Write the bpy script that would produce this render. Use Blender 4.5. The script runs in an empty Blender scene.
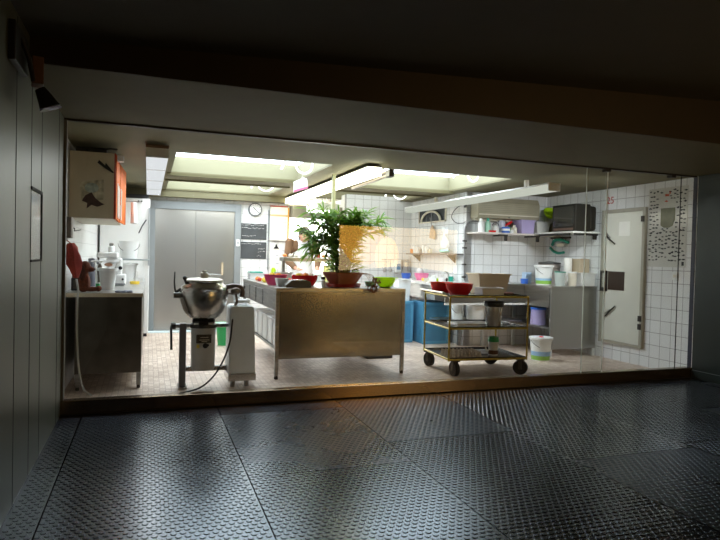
import bpy, bmesh, math, random
from mathutils import Vector, Matrix, noise
R = math.radians
PI = math.pi
random.seed(7)
COL = bpy.context.scene.collection
SC = bpy.context.scene

# ------------------------------------------------------------------ materials
def new_mat(name):
    m = bpy.data.materials.new(name); m.use_nodes = True
    nt = m.node_tree; b = nt.nodes['Principled BSDF']
    return m, nt, b
def mat(name, col, rough=.5, metal=0., spec=.5, var=.08, scale=6., bump=0., bscale=60., coat=0., trans=0., emit=None, es=0., stretch=None, sub=0.):
    m, nt, b = new_mat(name)
    b.inputs['Roughness'].default_value = rough; b.inputs['Metallic'].default_value = metal
    b.inputs['Specular IOR Level'].default_value = spec; b.inputs['Coat Weight'].default_value = coat
    b.inputs['Transmission Weight'].default_value = trans
    tc = nt.nodes.new('ShaderNodeTexCoord'); mp = nt.nodes.new('ShaderNodeMapping')
    if stretch: mp.inputs['Scale'].default_value = stretch
    nt.links.new(tc.outputs['Object'], mp.inputs[0])
    n = nt.nodes.new('ShaderNodeTexNoise'); n.inputs['Scale'].default_value = scale; n.inputs['Detail'].default_value = 4
    nt.links.new(mp.outputs[0], n.inputs['Vector'])
    r = nt.nodes.new('ShaderNodeValToRGB')
    c = list(col)
    r.color_ramp.elements[0].position = .3; r.color_ramp.elements[1].position = .7
    r.color_ramp.elements[0].color = [x*(1-var) for x in c]+[1]
    r.color_ramp.elements[1].color = [min(1, x*(1+var)) for x in c]+[1]
    nt.links.new(n.outputs['Fac'], r.inputs[0]); nt.links.new(r.outputs[0], b.inputs['Base Color'])
    if emit: b.inputs['Emission Color'].default_value = list(emit)+[1]; b.inputs['Emission Strength'].default_value = es
    if bump:
        n2 = nt.nodes.new('ShaderNodeTexNoise'); n2.inputs['Scale'].default_value = bscale
        nt.links.new(mp.outputs[0], n2.inputs['Vector'])
        bp = nt.nodes.new('ShaderNodeBump'); bp.inputs['Strength'].default_value = bump; bp.inputs['Distance'].default_value = .01
        nt.links.new(n2.outputs['Fac'], bp.inputs['Height']); nt.links.new(bp.outputs[0], b.inputs['Normal'])
    return m
def emis(name, col, s):
    m, nt, b = new_mat(name); nt.nodes.remove(b)
    e = nt.nodes.new('ShaderNodeEmission'); e.inputs[0].default_value = list(col)+[1]; e.inputs[1].default_value = s
    nt.links.new(e.outputs[0], nt.nodes['Material Output'].inputs[0]); return m
def tiles(name, axis, size, col, mortar, rough=.25, ms=.02, col2=None, var=None, bumpy=.3):
    m, nt, b = new_mat(name)
    g = nt.nodes.new('ShaderNodeNewGeometry'); s = nt.nodes.new('ShaderNodeSeparateXYZ'); c = nt.nodes.new('ShaderNodeCombineXYZ')
    nt.links.new(g.outputs['Position'], s.inputs[0])
    u, v = {'x': ('Y', 'Z'), 'y': ('X', 'Z'), 'z': ('X', 'Y')}[axis]
    nt.links.new(s.outputs[u], c.inputs[0]); nt.links.new(s.outputs[v], c.inputs[1])
    ad = nt.nodes.new('ShaderNodeVectorMath'); ad.operation = 'ADD'; ad.inputs[1].default_value = (15.03, 15.02, 0)
    nt.links.new(c.outputs[0], ad.inputs[0])
    br = nt.nodes.new('ShaderNodeTexBrick'); br.offset = 0; br.squash = 1
    br.inputs['Scale'].default_value = 1; br.inputs['Brick Width'].default_value = size; br.inputs['Row Height'].default_value = size
    br.inputs['Mortar Size'].default_value = size*ms; br.inputs['Mortar Smooth'].default_value = .1
    br.inputs['Color1'].default_value = list(col)+[1]; br.inputs['Color2'].default_value = list(col2 or [x*.93 for x in col])+[1]
    br.inputs['Mortar'].default_value = list(mortar)+[1]
    nt.links.new(ad.outputs[0], br.inputs['Vector'])
    out = br.outputs['Color']
    if var:
        n = nt.nodes.new('ShaderNodeTexNoise'); n.inputs['Scale'].default_value = 2.2; n.inputs['Detail'].default_value = 6
        nt.links.new(ad.outputs[0], n.inputs['Vector'])
        mx = nt.nodes.new('ShaderNodeMix'); mx.data_type = 'RGBA'; mx.blend_type = 'MULTIPLY'; mx.inputs[0].default_value = var
        r = nt.nodes.new('ShaderNodeValToRGB'); r.color_ramp.elements[0].position = .35; r.color_ramp.elements[1].position = .65
        r.color_ramp.elements[0].color = (.45, .38, .33, 1); r.color_ramp.elements[1].color = (1, 1, 1, 1)
        nt.links.new(n.outputs['Fac'], r.inputs[0]); nt.links.new(out, mx.inputs[6]); nt.links.new(r.outputs[0], mx.inputs[7]); out = mx.outputs[2]
    nt.links.new(out, b.inputs['Base Color'])
    b.inputs['Roughness'].default_value = rough
    bp = nt.nodes.new('ShaderNodeBump'); bp.inputs['Strength'].default_value = bumpy; bp.inputs['Distance'].default_value = .003; bp.invert = True
    nt.links.new(br.outputs['Fac'], bp.inputs['Height']); nt.links.new(bp.outputs[0], b.inputs['Normal'])
    return m
def rubber_mat():
    m, nt, b = new_mat('studded_rubber'); N = nt.nodes; L = nt.links
    def mt(op, a, c=None):
        n = N.new('ShaderNodeMath'); n.operation = op
        for i, x in enumerate((a, c)):
            if x is None: continue
            if isinstance(x, (int, float)): n.inputs[i].default_value = x
            else: L.new(x, n.inputs[i])
        return n.outputs[0]
    g = N.new('ShaderNodeNewGeometry'); s = N.new('ShaderNodeSeparateXYZ'); L.new(g.outputs['Position'], s.inputs[0])
    X, Y = s.outputs[0], s.outputs[1]
    cx = mt('SUBTRACT', X, .55); ci = mt('FLOOR', cx)
    wn = N.new('ShaderNodeTexWhiteNoise'); wn.noise_dimensions = '1D'; L.new(ci, wn.inputs['W'])
    cy = mt('DIVIDE', mt('ADD', Y, mt('ADD', 1.13, mt('MULTIPLY', wn.outputs['Value'], .9))), 1.35); ri = mt('FLOOR', cy)
    ex = mt('ABSOLUTE', mt('SUBTRACT', mt('FRACT', cx), .5)); ey = mt('ABSOLUTE', mt('SUBTRACT', mt('FRACT', cy), .5))
    seam = mt('MAXIMUM', mt('GREATER_THAN', ex, .4968), mt('GREATER_THAN', ey, .4978))
    cb = N.new('ShaderNodeCombineXYZ'); L.new(ci, cb.inputs[0]); L.new(ri, cb.inputs[1])
    w2 = N.new('ShaderNodeTexWhiteNoise'); w2.noise_dimensions = '2D'; L.new(cb.outputs[0], w2.inputs['Vector'])
    nz = N.new('ShaderNodeTexNoise'); nz.inputs['Scale'].default_value = 3; nz.inputs['Detail'].default_value = 5; L.new(g.outputs['Position'], nz.inputs['Vector'])
    L.new(mt('ADD', mt('ADD', .15, mt('MULTIPLY', w2.outputs['Value'], .10)), mt('MULTIPLY', nz.outputs['Fac'], .08)), b.inputs['Roughness'])
    mx = N.new('ShaderNodeMix'); mx.data_type = 'RGBA'; mx.inputs[6].default_value = (.010, .014, .024, 1); mx.inputs[7].default_value = (.002, .002, .002, 1)
    L.new(seam, mx.inputs[0]); L.new(mx.outputs[2], b.inputs['Base Color'])
    sp = mt('MULTIPLY', mt('SUBTRACT', 1, seam), .95); L.new(sp, b.inputs['Specular IOR Level']); b.inputs['Specular Tint'].default_value = (.72, .86, 1, 1)
    return m
def glass_pane(name, tint=(.97, .985, .975)):
    m, nt, b = new_mat(name); N = nt.nodes; L = nt.links; N.remove(b)
    t = N.new('ShaderNodeBsdfTransparent'); t.inputs[0].default_value = list(tint)+[1]
    g = N.new('ShaderNodeBsdfGlossy'); g.inputs['Roughness'].default_value = 0.0
    geo = N.new('ShaderNodeNewGeometry'); f = N.new('ShaderNodeFresnel')
    mr = N.new('ShaderNodeMapRange'); mr.inputs['To Min'].default_value = 1.5; mr.inputs['To Max'].default_value = 1/1.5
    L.new(geo.outputs['Backfacing'], mr.inputs['Value']); L.new(mr.outputs[0], f.inputs['IOR'])
    mx = N.new('ShaderNodeMixShader'); L.new(f.outputs[0], mx.inputs[0]); L.new(t.outputs[0], mx.inputs[1]); L.new(g.outputs[0], mx.inputs[2])
    L.new(mx.outputs[0], N['Material Output'].inputs[0]); return m
def clear_plastic(name, col, alpha):
    m, nt, b = new_mat(name); b.inputs['Base Color'].default_value = list(col)+[1]; b.inputs['Alpha'].default_value = alpha; b.inputs['Roughness'].default_value = .15
    return m

STEEL = mat('brushed_steel', (.50, .49, .47), .30, 1., var=.12, scale=3, bump=.05, bscale=30, stretch=(1, 1, 14))
STEELD = mat('worn_steel', (.34, .335, .33), .38, 1., var=.2, scale=4, bump=.05, bscale=25, stretch=(1, 1, 10))
STEELDOOR = mat('satin_steel_door', (.42, .41, .39), .33, .9, var=.07, scale=2, stretch=(1, 1, .4))
STEELBROWN = mat('stained_steel', (.46, .44, .41), .22, 1., var=.18, scale=2, bump=.02, bscale=4)
CAST = mat('polished_cast_aluminium', (.55, .53, .50), .24, 1., var=.25, scale=7, bump=.06, bscale=20)
BRASS = mat('brown_anodised_sill', (.34, .25, .16), .20, .95, var=.2, scale=3, stretch=(.3, 1, 1))
DARKMETAL = mat('dark_metal', (.05, .045, .042), .45, .7, var=.3)
BLACKP = mat('black_plastic', (.012, .012, .014), .4, var=.2)
RUBBER = mat('black_rubber', (.010, .010, .011), .8, spec=.25)
GREYPAINT = mat('grey_painted_metal', (.74, .79, .82), .38, var=.06)
GREYFRAME = mat('grey_frame', (.22, .235, .24), .45, var=.05)
WHITE = mat('white_enamel', (.80, .80, .79), .3, var=.03)
WHITEP = mat('white_plastic', (.78, .79, .78), .4, var=.04)
OFFW = mat('cream_plastic', (.72, .67, .55), .45, var=.06)
CREAM = mat('cream_laminate', (.56, .50, .37), .5, var=.06)
PAPER = mat('paper', (.82, .81, .76), .8, var=.03)
RED = mat('red_plastic', (.66, .012, .014), .25, var=.1)
REDCLOTH = mat('red_cloth', (.30, .03, .02), .9, var=.3, bump=.5)
PINK = mat('pink_plastic', (.80, .20, .38), .3)
MAGENTA = mat('raspberry_plastic', (.62, .04, .14), .3)
LIME = mat('lime_plastic', (.62, .88, .02), .3)
BLUE = mat('blue_plastic', (.03, .13, .55), .3)
CRATE = mat('teal_blue_crate', (.06, .23, .40), .45, var=.1)
LILAC = mat('lilac_plastic', (.42, .36, .62), .35)
GREEN = mat('green_plastic', (.02, .36, .10), .35)
TEAL = mat('teal_rubber', (.0, .30, .21), .45)
YELLOW = mat('yellow_food', (.85, .60, .06), .4, var=.2, scale=20)
ORANGEF = mat('orange_food', (.80, .25, .04), .4, var=.2, scale=20)
REDF = mat('red_food', (.55, .04, .02), .3, var=.2, scale=20)
GREENF = mat('green_food', (.12, .30, .04), .5, var=.3, scale=20)
ORANGE = mat('orange_laminate', (.62, .13, .005), .6, spec=.15, var=.08)
REDEDGE = mat('red_edging', (.38, .03, .01), .4)
TERRA = mat('terracotta', (.33, .075, .03), .6, var=.2)
SAUCER = mat('red_saucer', (.42, .03, .015), .35)
SOIL = mat('soil', (.05, .03, .02), .95, bump=.8)
LEAF = mat('leaf', (.10, .26, .04), .38, var=.5, scale=9)
LEAF2 = mat('light_leaf', (.26, .42, .07), .42, var=.4, scale=9)
for m_, c_ in ((LIME, (.75, .95, .05, 1)), (LEAF, (.22, .42, .05, 1)), (LEAF2, (.40, .60, .10, 1))):
    nt = m_.node_tree; tr = nt.nodes.new('ShaderNodeBsdfTranslucent'); tr.inputs[0].default_value = c_
    mx = nt.nodes.new('ShaderNodeMixShader'); mx.inputs[0].default_value = .38
    nt.links.new(nt.nodes['Principled BSDF'].outputs[0], mx.inputs[1]); nt.links.new(tr.outputs[0], mx.inputs[2]); nt.links.new(mx.outputs[0], nt.nodes['Material Output'].inputs[0])
STEM = mat('plant_stem', (.10, .11, .05), .7)
DRY = mat('dry_leaf', (.26, .11, .05), .7, var=.4, scale=20)
YMETAL = mat('yellow_painted_tube', (.42, .31, .03), .32, .3, var=.25, scale=25)
TRAY = mat('dark_laminate_tray', (.03, .033, .038), .16, var=.2)
BROWNF = mat('dark_brown_fascia', (.016, .010, .004), .6, var=.15)
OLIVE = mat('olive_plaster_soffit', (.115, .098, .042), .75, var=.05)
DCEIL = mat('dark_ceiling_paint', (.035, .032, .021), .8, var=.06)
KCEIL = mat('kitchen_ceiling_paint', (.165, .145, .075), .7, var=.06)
RECESS = mat('skylight_lining', (.27, .25, .155), .7, var=.03)
DKPANEL = mat('dark_green_grey_panel', (.085, .094, .070), .42, .2, var=.06, scale=2)
DKPANEL2 = mat('dark_teal_panel', (.022, .032, .030), .4, .2, var=.08, scale=2)
GAP = mat('joint_shadow_gap', (.008, .008, .008), .8)
PLUSH = mat('brown_plush', (.13, .035, .015), .95, var=.3, scale=40, bump=.6)
PLUSHL = mat('dark_plush', (.07, .02, .01), .95, var=.3, scale=40, bump=.6)
SKIN = mat('skin', (.62, .30, .20), .5, var=.05)
HAIR = mat('dark_hair', (.05, .03, .018), .6, var=.4, scale=50, bump=.5)
SWEATER = mat('brown_sweater', (.17, .09, .045), .9, var=.15, bump=.4)
APRON = mat('white_apron', (.85, .85, .85), .9, var=.02)
TROUSER = mat('dark_trousers', (.06, .06, .08), .9)
CHALK = mat('chalkboard', (.055, .06, .065), .6, var=.15)
CHALKW = mat('chalk_line', (.65, .65, .62), .9)
INK = mat('ink', (.035, .035, .04), .7)
REDINK = mat('red_ink', (.6, .10, .04), .6)
POSTERP = mat('glossy_poster_paper', (.62, .62, .585), .12, var=.04)
OLIVEPATCH = mat('olive_patch', (.15, .15, .07), .3, var=.15, scale=10)
WOOD = mat('light_wood', (.60, .36, .12), .5, var=.15, stretch=(1, 1, .2))
HANDLEW = mat('beech_handle', (.50, .40, .28), .5)
TVGLASS = mat('tv_screen', (.03, .032, .03), .06, spec=.8)
TVCASE = mat('tv_case', (.018, .017, .013), .55, spec=.2)
CLEAR = clear_plastic('clear_plastic', (.9, .92, .93), .28)
CLEARW = clear_plastic('frosted_plastic', (.86, .87, .86), .8)
COFFEE = mat('brown_powder', (.10, .035, .012), .8)
GLASS = glass_pane('shop_glass')
TILEX = tiles('wall_tiles_side', 'x', .15, (.80, .81, .82), (.27, .27, .27))
TILEY = tiles('wall_tiles_back', 'y', .15, (.80, .81, .82), (.36, .36, .36))
TILEL = tiles('wall_tiles_left', 'x', .15, (.72, .72, .70), (.40, .40, .38), ms=.012)
FLOORK = tiles('kitchen_floor_tiles', 'z', .05, (.88, .75, .64), (.50, .38, .30), .38, .06, (.62, .48, .38), .45, .6)
STUDS = rubber_mat()
LAMP = emis('lamp_diffuser_lit', (1, .96, .74), 7)
LAMP2 = emis('far_lamp_diffuser_lit', (1, .99, .92), 7)
LAMPL = emis('left_lamp_diffuser_lit', (.95, .96, 1), .72)
LAMPR = emis('right_lamp_diffuser_dim', (.90, .92, .80), .55)
HOOPM = emis('hoop_lamp_lit', (1, 1, 1), 2.2)
SKYP = emis('opal_skylight_pane', (.80, .90, 1), 7)
SKYP2 = emis('dim_skylight_pane', (.90, .95, .9), 1.3)  # rear right pane glow set weaker so the far tiled wall stays dimmer

# ------------------------------------------------------------------ mesh helper
class MB:
    def __init__(s): s.bm = bmesh.new()
    def _m(s, v, M):
        if M is not None: bmesh.ops.transform(s.bm, matrix=M, verts=v)
    def box(s, c, d, rz=0, M=None):
        v = bmesh.ops.create_cube(s.bm, size=1)['verts']
        s._m(v, Matrix.Translation(c) @ Matrix.Rotation(rz, 4, 'Z') @ Matrix.Diagonal((d[0], d[1], d[2], 1)))
        s._m(v, M); return s
    def bb(s, a, b): return s.box([(a[i]+b[i])/2 for i in range(3)], [abs(b[i]-a[i]) for i in range(3)])
    def cyl(s, p0, p1, r0, r1=None, n=16, caps=True):
        p0, p1 = Vector(p0), Vector(p1); d = p1-p0
        v = bmesh.ops.create_cone(s.bm, cap_ends=caps, segments=n, radius1=r0, radius2=r0 if r1 is None else r1, depth=d.length)['verts']
        s._m(v, Matrix.Translation((p0+p1)/2) @ d.to_track_quat('Z', 'Y').to_matrix().to_4x4()); return s
    def lathe(s, prof, c=(0, 0, 0), n=32, sx=1, sy=1):
        rings = []
        for r, z in prof:
            if r < 1e-5: rings.append([s.bm.verts.new((c[0], c[1], c[2]+z))])
            else: rings.append([s.bm.verts.new((c[0]+sx*r*math.cos(2*PI*i/n), c[1]+sy*r*math.sin(2*PI*i/n), c[2]+z)) for i in range(n)])
        for a, b in zip(rings, rings[1:]):
            for i in range(n):
                j = (i+1) % n
                if len(a) == 1 and len(b) == 1: break
                f = [a[0], b[j], b[i]] if len(a) == 1 else ([a[i], a[j], b[0]] if len(b) == 1 else [a[i], a[j], b[j], b[i]])
                s.bm.faces.new(f)
        return s
    def tube(s, pts, r, n=8, closed=False, r1=None):
        pts = [Vector(p) for p in pts]; rings = []; m = len(pts); up = None
        for k, p in enumerate(pts):
            if closed: t = pts[(k+1) % m]-pts[k-1]
            else: t = pts[min(k+1, m-1)]-pts[max(k-1, 0)]
            t.normalize()
            if up is None: up = t.orthogonal().normalized()
            up = (up-t*up.dot(t)).normalized(); w = t.cross(up)
            rr = r if r1 is None else r+(r1-r)*k/(m-1)
            rings.append([s.bm.verts.new(p+rr*(math.cos(2*PI*i/n)*up+math.sin(2*PI*i/n)*w)) for i in range(n)])
        pairs = list(zip(rings, rings[1:]))+([(rings[-1], rings[0])] if closed else [])
        for a, b in pairs:
            for i in range(n): s.bm.faces.new([a[i], a[(i+1) % n], b[(i+1) % n], b[i]])
        if not closed:
            s.bm.faces.new(rings[0][::-1]); s.bm.faces.new(rings[-1])
        return s
    def ball(s, c, r, seg=14, M=None):
        if not hasattr(r, '__len__'): r = (r, r, r)
        v = bmesh.ops.create_uvsphere(s.bm, u_segments=seg, v_segments=max(6, seg*2//3), radius=1)['verts']
        s._m(v, Matrix.Translation(c) @ (M or Matrix()) @ Matrix.Diagonal((r[0], r[1], r[2], 1))); return s
    def prism(s, poly, y0, y1, ax='y'):
        def P(u, v, w): return {'y': (u, w, v), 'x': (w, u, v), 'z': (u, v, w)}[ax]
        a = [s.bm.verts.new(P(u, v, y0)) for u, v in poly]; b = [s.bm.verts.new(P(u, v, y1)) for u, v in poly]
        s.bm.faces.new(a[::-1]); s.bm.faces.new(b)
        for i in range(len(a)): j = (i+1) % len(a); s.bm.faces.new([a[i], a[j], b[j], b[i]])
        return s
    def quad(s, *p): s.bm.faces.new([s.bm.verts.new(q) for q in p]); return s
    def build(s, name, m, parent=None, smooth=False, bevel=0, loc=None, remesh=0, subd=0):
        bmesh.ops.recalc_face_normals(s.bm, faces=s.bm.faces)
        me = bpy.data.meshes.new(name)
        for f in s.bm.faces: f.smooth = smooth
        s.bm.to_mesh(me); s.bm.free()
        me.materials.append(m)
        o = bpy.data.objects.new(name, me); COL.objects.link(o)
        if parent: o.parent = parent
        if loc: o.location = loc
        if remesh:
            r = o.modifiers.new('r', 'REMESH'); r.mode = 'VOXEL'; r.voxel_size = remesh; r.use_smooth_shade = True
            sm = o.modifiers.new('s', 'SMOOTH'); sm.iterations = 4
        if bevel:
            bv = o.modifiers.new('b', 'BEVEL'); bv.width = bevel; bv.segments = 2; bv.limit_method = 'ANGLE'; bv.angle_limit = R(40)
        if smooth and not remesh:
            try:
                me.set_sharp_from_angle(angle=R(42))
            except Exception: pass
        if subd:
            sd = o.modifiers.new('d', 'SUBSURF'); sd.levels = subd; sd.render_levels = subd
        return o

def tag(o, label, cat, group=None, kind=None):
    o['label'] = label; o['category'] = cat
    if group: o['group'] = group
    if kind: o['kind'] = kind
    return o
def thing(name, label, cat, loc=(0, 0, 0), rz=0, group=None):
    o = bpy.data.objects.new(name, None); COL.objects.link(o); o.empty_display_size = .05
    o.location = loc; o.rotation_euler = (0, 0, rz)
    return tag(o, label, cat, group)
def struct(name, mb, m, **k):
    o = mb.build(name, m, **k); o['kind'] = 'structure'; return o
def dup(root, loc, rz=0, label=None):
    r = root.copy(); COL.objects.link(r); r.location = loc; r.rotation_euler = (0, 0, rz)
    if label: r['label'] = label
    for ch in list(root.children):
        c = ch.copy(); COL.objects.link(c); c.parent = r
        for g in ch.children:
            d = g.copy(); COL.objects.link(d); d.parent = c
    return r
def arc(c, r, a0, a1, n, plane='xz'):
    out = []
    for k in range(n+1):
        a = R(a0+(a1-a0)*k/n); u, v = r*math.cos(a), r*math.sin(a)
        out.append((c[0]+u, c[1], c[2]+v) if plane == 'xz' else ((c[0], c[1]+u, c[2]+v) if plane == 'yz' else (c[0]+u, c[1]+v, c[2])))
    return out
def bez(pts, n=16):
    # Catmull-Rom through pts
    P = [Vector(p) for p in pts]; P = [2*P[0]-P[1]]+P+[2*P[-1]-P[-2]]; out = []
    for i in range(1, len(P)-2):
        for k in range(n):
            t = k/n; a, b, c, d = P[i-1:i+3]
            out.append(.5*((2*b)+(-a+c)*t+(2*a-5*b+4*c-d)*t*t+(-a+3*b-3*c+d)*t**3))
    out.append(P[-2]); return out

# ------------------------------------------------------------------ the setting
XL, XR = -.604, 5.71
def zc(y): return 2.233
struct('floor', MB().bb((XL-.1, -5.4, -.05), (XR+.1, 0, 0)), STUDS)
def stud_field():
    p, q, r0, r1, h, n = .040, .0346, .0150, .0118, .0028, 10
    V = []; Fc = []; row = 0; y = -.05
    cs = [(math.cos(2*PI*i/n), math.sin(2*PI*i/n)) for i in range(n)]
    while y > -3.7:
        x = XL+.03+(p/2 if row % 2 else 0)
        while x < XR-.03:
            fx = (x-.55) % 1.0
            if .010 < fx < .990:
                b0 = len(V)
                V += [(x+r0*c, y+r0*s_, 0) for c, s_ in cs]; V += [(x+r1*c, y+r1*s_, h) for c, s_ in cs]
                Fc.append(tuple(range(b0+n, b0+2*n)))
                Fc += [(b0+i, b0+(i+1) % n, b0+n+(i+1) % n, b0+n+i) for i in range(n)]
            x += p
        y -= q; row += 1
    me = bpy.data.meshes.new('floor_studs'); me.from_pydata(V, [], Fc); me.materials.append(STUDS)
    o = bpy.data.objects.new('floor_studs', me); COL.objects.link(o); o['kind'] = 'structure'
stud_field()
struct('floor_kitchen', MB().bb((-.78, 0, -.05), (XR+.1, 7.1, 0)), FLOORK)
# public side
struct('wall_left', MB().bb((XL-.1, -5.4, 0), (XL, -.0, 2.7)), DKPANEL)
for k, yy in enumerate((-1.70, -1.302, -.972, -.262)):
    struct('trim_%d' % (k+1), MB().bb((XL-.002, yy-.004, 0), (XL+.0015, yy+.004, 2.36)), GAP)
struct('wall_right', MB().bb((XR, -5.4, 0), (XR+.1, -.03, 2.7)), DKPANEL2)
struct('trim_5', MB().bb((XR-.0015, -.45, 0), (XR+.002, -.44, 2.23)), GAP)
struct('baseboard_right', MB().bb((XR-.02, -5.3, 0), (XR, -.04, .09)), DKPANEL2, bevel=.004)
struct('wall_rear', MB().bb((XL-.1, -5.4, 0), (XR+.1, -5.3, 2.7)), mat('rear_wall_dark', (.012, .012, .012), .7, spec=.2))
m = MB(); F = -1.38
v = [(XL-.1, -5.4, 2.37), (XR+.1, -5.4, 2.64), (XR+.1, F, 2.64), (XL-.1, F, 2.37)]
a = [m.bm.verts.new(p) for p in v]; b = [m.bm.verts.new((p[0], p[1], p[2]+.05)) for p in v]
m.bm.faces.new(a); m.bm.faces.new(b)
for i in range(4): j = (i+1) % 4; m.bm.faces.new([a[i], a[j], b[j], b[i]])
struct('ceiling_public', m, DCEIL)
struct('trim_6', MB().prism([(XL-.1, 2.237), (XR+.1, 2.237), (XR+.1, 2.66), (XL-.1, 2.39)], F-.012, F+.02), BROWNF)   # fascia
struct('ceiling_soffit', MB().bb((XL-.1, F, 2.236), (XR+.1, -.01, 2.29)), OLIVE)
struct('trim_7', MB().bb((XL, -.012, 2.222), (XR, .03, 2.24)), DARKMETAL)
# sill under the glass
struct('trim_8', MB().bb((XL, -.035, .008), (XR, .05, .112)), BRASS, bevel=.003)
struct('trim_9', MB().bb((XL, -.028, 0), (XR, .04, .010)), GAP)
# kitchen walls
KL = -.68
struct('wall_kitchen_left', MB().bb((KL-.1, 0, 0), (KL, 5.07, 2.3)), TILEL)
struct('wall_kitchen_right', MB().bb((XR, -.03, 0), (XR+.1, 2.7, 2.3)), TILEX)
struct('wall_kitchen_back', MB().bb((-.78, 4.97, 0), (.02, 5.07, 2.3)).bb((1.437, 4.97, 0), (2.26, 5.07, 2.3)).bb((.02, 4.97, 2.062), (1.437, 5.07, 2.3)), TILEY)
m = MB().bb((4.32, 2.6, 0), (XR+.1, 2.7, 2.3)); struct('wall_alcove_back', m, TILEY)
m = MB()   # side wall with the vent opening left solid
m.bb((4.32, 2.6, 0), (4.42, 4.52, 2.3)); struct('wall_alcove_side', m, TILEX)
struct('wall_far_tiled', MB().bb((3.12, 4.5, 0), (4.42, 4.6, 2.3)), TILEY)
struct('wall_annex_side', MB().bb((3.12, 4.6, 0), (3.2, 6.9, 2.3)).bb((2.18, 5.07, 0), (2.26, 6.9, 2.3)), WHITE)
struct('wall_annex_back', MB().bb((2.18, 6.8, 0), (3.2, 6.9, 2.3)), WHITE)
struct('trim_10', MB().bb((2.26, 4.72, 1.885), (3.12, 4.97, 2.09)), mat('lintel_paint', (.24, .22, .17), .7))
struct('trim_11', MB().bb((KL, 4.80, 2.125), (2.26, 4.965, 2.232)), KCEIL)     # low rim over the back wall
# ceiling with two pairs of roof lights
m = MB(); xs = [KL, .25, 1.85, 2.45, 4.1, XR+.05]; ys = [0.0, 1.15, 2.75, 3.45, 4.78, 7.0]
for i in range(5):
    for j in range(5):
        if i in (1, 3) and j in (1, 3): continue
        x0, x1, y0, y1 = xs[i], xs[i+1], ys[j], ys[j+1]
        q = [(x0, y0), (x1, y0), (x1, y1), (x0, y1)]
        a = [m.bm.verts.new((x, y, zc(y))) for x, y in q]; b = [m.bm.verts.new((x, y, zc(y)+.02)) for x, y in q]
        m.bm.faces.new(a); m.bm.faces.new(b)
        for k in range(4): l = (k+1) % 4; m.bm.faces.new([a[k], a[l], b[l], b[k]])
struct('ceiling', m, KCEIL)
n = 0
for i in (1, 3):
    for j in (1, 3):
        n += 1; x0, x1, y0, y1 = xs[i], xs[i+1], ys[j], ys[j+1]; zt = zc(y1)+.21
        m = MB(); t = .03
        zl = zc(y0)+.021; m.bb((x0-t, y0-t, zl), (x0, y1+t, zt)); m.bb((x1, y0-t, zl), (x1+t, y1+t, zt)); m.bb((x0, y0-t, zl), (x1, y0, zt)); m.bb((x0, y1, zc(y1)+.021), (x1, y1+t, zt))
        w = struct('window_%d' % n, m, RECESS)
        p = MB().bb((x0-t, y0-t, zt), (x1+t, y1+t, zt+.02)).build('pane', SKYP2 if (i, j) == (3, 3) else SKYP, w)
# joints of the ceiling edge: raised frame strips round each roof light
for i in (1, 3):
    x0, x1 = xs[i], xs[i+1]
    m = MB().bb((x0-.05, 2.70, zc(2.7)-.035), (x1+.05, 2.74, zc(2.7)-.001)); m.bb((x0-.05, 3.41, zc(3.4)-.02), (x1+.05, 3.445, zc(3.4)-.001))
    struct('trim_%d' % (12+i), m, OLIVE)
# steel door at the back
d = struct('door_1', MB().bb((.10, 4.93, .01), (.715, 4.965, 1.94)).bb((.719, 4.93, .01), (1.335, 4.965, 1.94)), STEELDOOR, bevel=.003)
MB().bb((.02, 4.90, 0), (.10, 4.97, 2.065)).bb((1.335, 4.90, 0), (1.437, 4.97, 2.065)).bb((.10, 4.90, 1.94), (1.335, 4.97, 2.065)).build('frame', GREYFRAME, d, bevel=.003)
MB().cyl((1.14, 4.88, .905), (1.14, 4.88, 1.11), .02).build('handle', HANDLEW, d, smooth=True)
MB().tube([(1.14, 4.93, .92), (1.14, 4.885, .92)], .008).tube([(1.14, 4.93, 1.09), (1.14, 4.885, 1.09)], .008).build('handle_mount', STEEL, d)
struct('trim_20', MB().bb((.0, 4.70, 0), (1.46, 4.90, .012)), mat('pale_blue_threshold', (.62, .72, .74), .4), bevel=.003)
t = MB().bb((1.36, 4.885, 1.38), (1.415, 4.90, 1.49)).build('light_switch', WHITEP, bevel=.004); tag(t, 'white rocker switch on the grey frame right of the steel door', 'switch')
MB().bb((1.375, 4.878, 1.42), (1.40, 4.886, 1.45)).build('rocker', GREYFRAME, t)
# cold-room door on the right wall
d = struct('door_2', MB().bb((XR-.035, .70, .25), (XR-.001, 1.34, 1.90)), mat('aged_white_door', (.64, .64, .57), .3, var=.04), bevel=.004)
MB().bb((XR-.045, .655, .21), (XR-.001, .70, 1.945)).bb((XR-.045, 1.34, .21), (XR-.001, 1.385, 1.945)).bb((XR-.045, .70, .21), (XR-.001, 1.34, .25)).bb((XR-.045, .70, 1.90), (XR-.001, 1.34, 1.945)).build('frame', mat('aged_frame', (.36, .34, .28), .5), d, bevel=.003)
for (ya, za), (yb, zb) in (((1.295, 1.607), (1.132, 1.50)), ((1.265, .554), (1.096, .70))):
    d_ = .02
    g = MB().tube([(XR-.05, ya, za), (XR-.06, (ya+yb)/2, (za+zb)/2), (XR-.05, yb, zb)], .009).build('latch', DARKMETAL, d, smooth=True)
    MB().tube([(XR-.05, ya+.0, za+.035), (XR-.055, (ya+yb)/2, (za+zb)/2+.022)], .009).build('latch_grip', STEELD, g, smooth=True)
MB().bb((XR-.042, .965, .905), (XR-.034, 1.245, 1.145)).build('hatch_plate', mat('dark_brown_plate', (.03, .014, .008), .3), d, bevel=.002)
MB().bb((XR-.055, 1.26, .90), (XR-.034, 1.29, 1.15)).bb((XR-.055, 1.35, .90), (XR-.034, 1.375, 1.15)).bb((XR-.055, 1.26, .88), (XR-.034, 1.375, .93)).bb((XR-.055, 1.26, 1.12), (XR-.034, 1.375, 1.15)).build('lock_frame', DARKMETAL, d)
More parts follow.
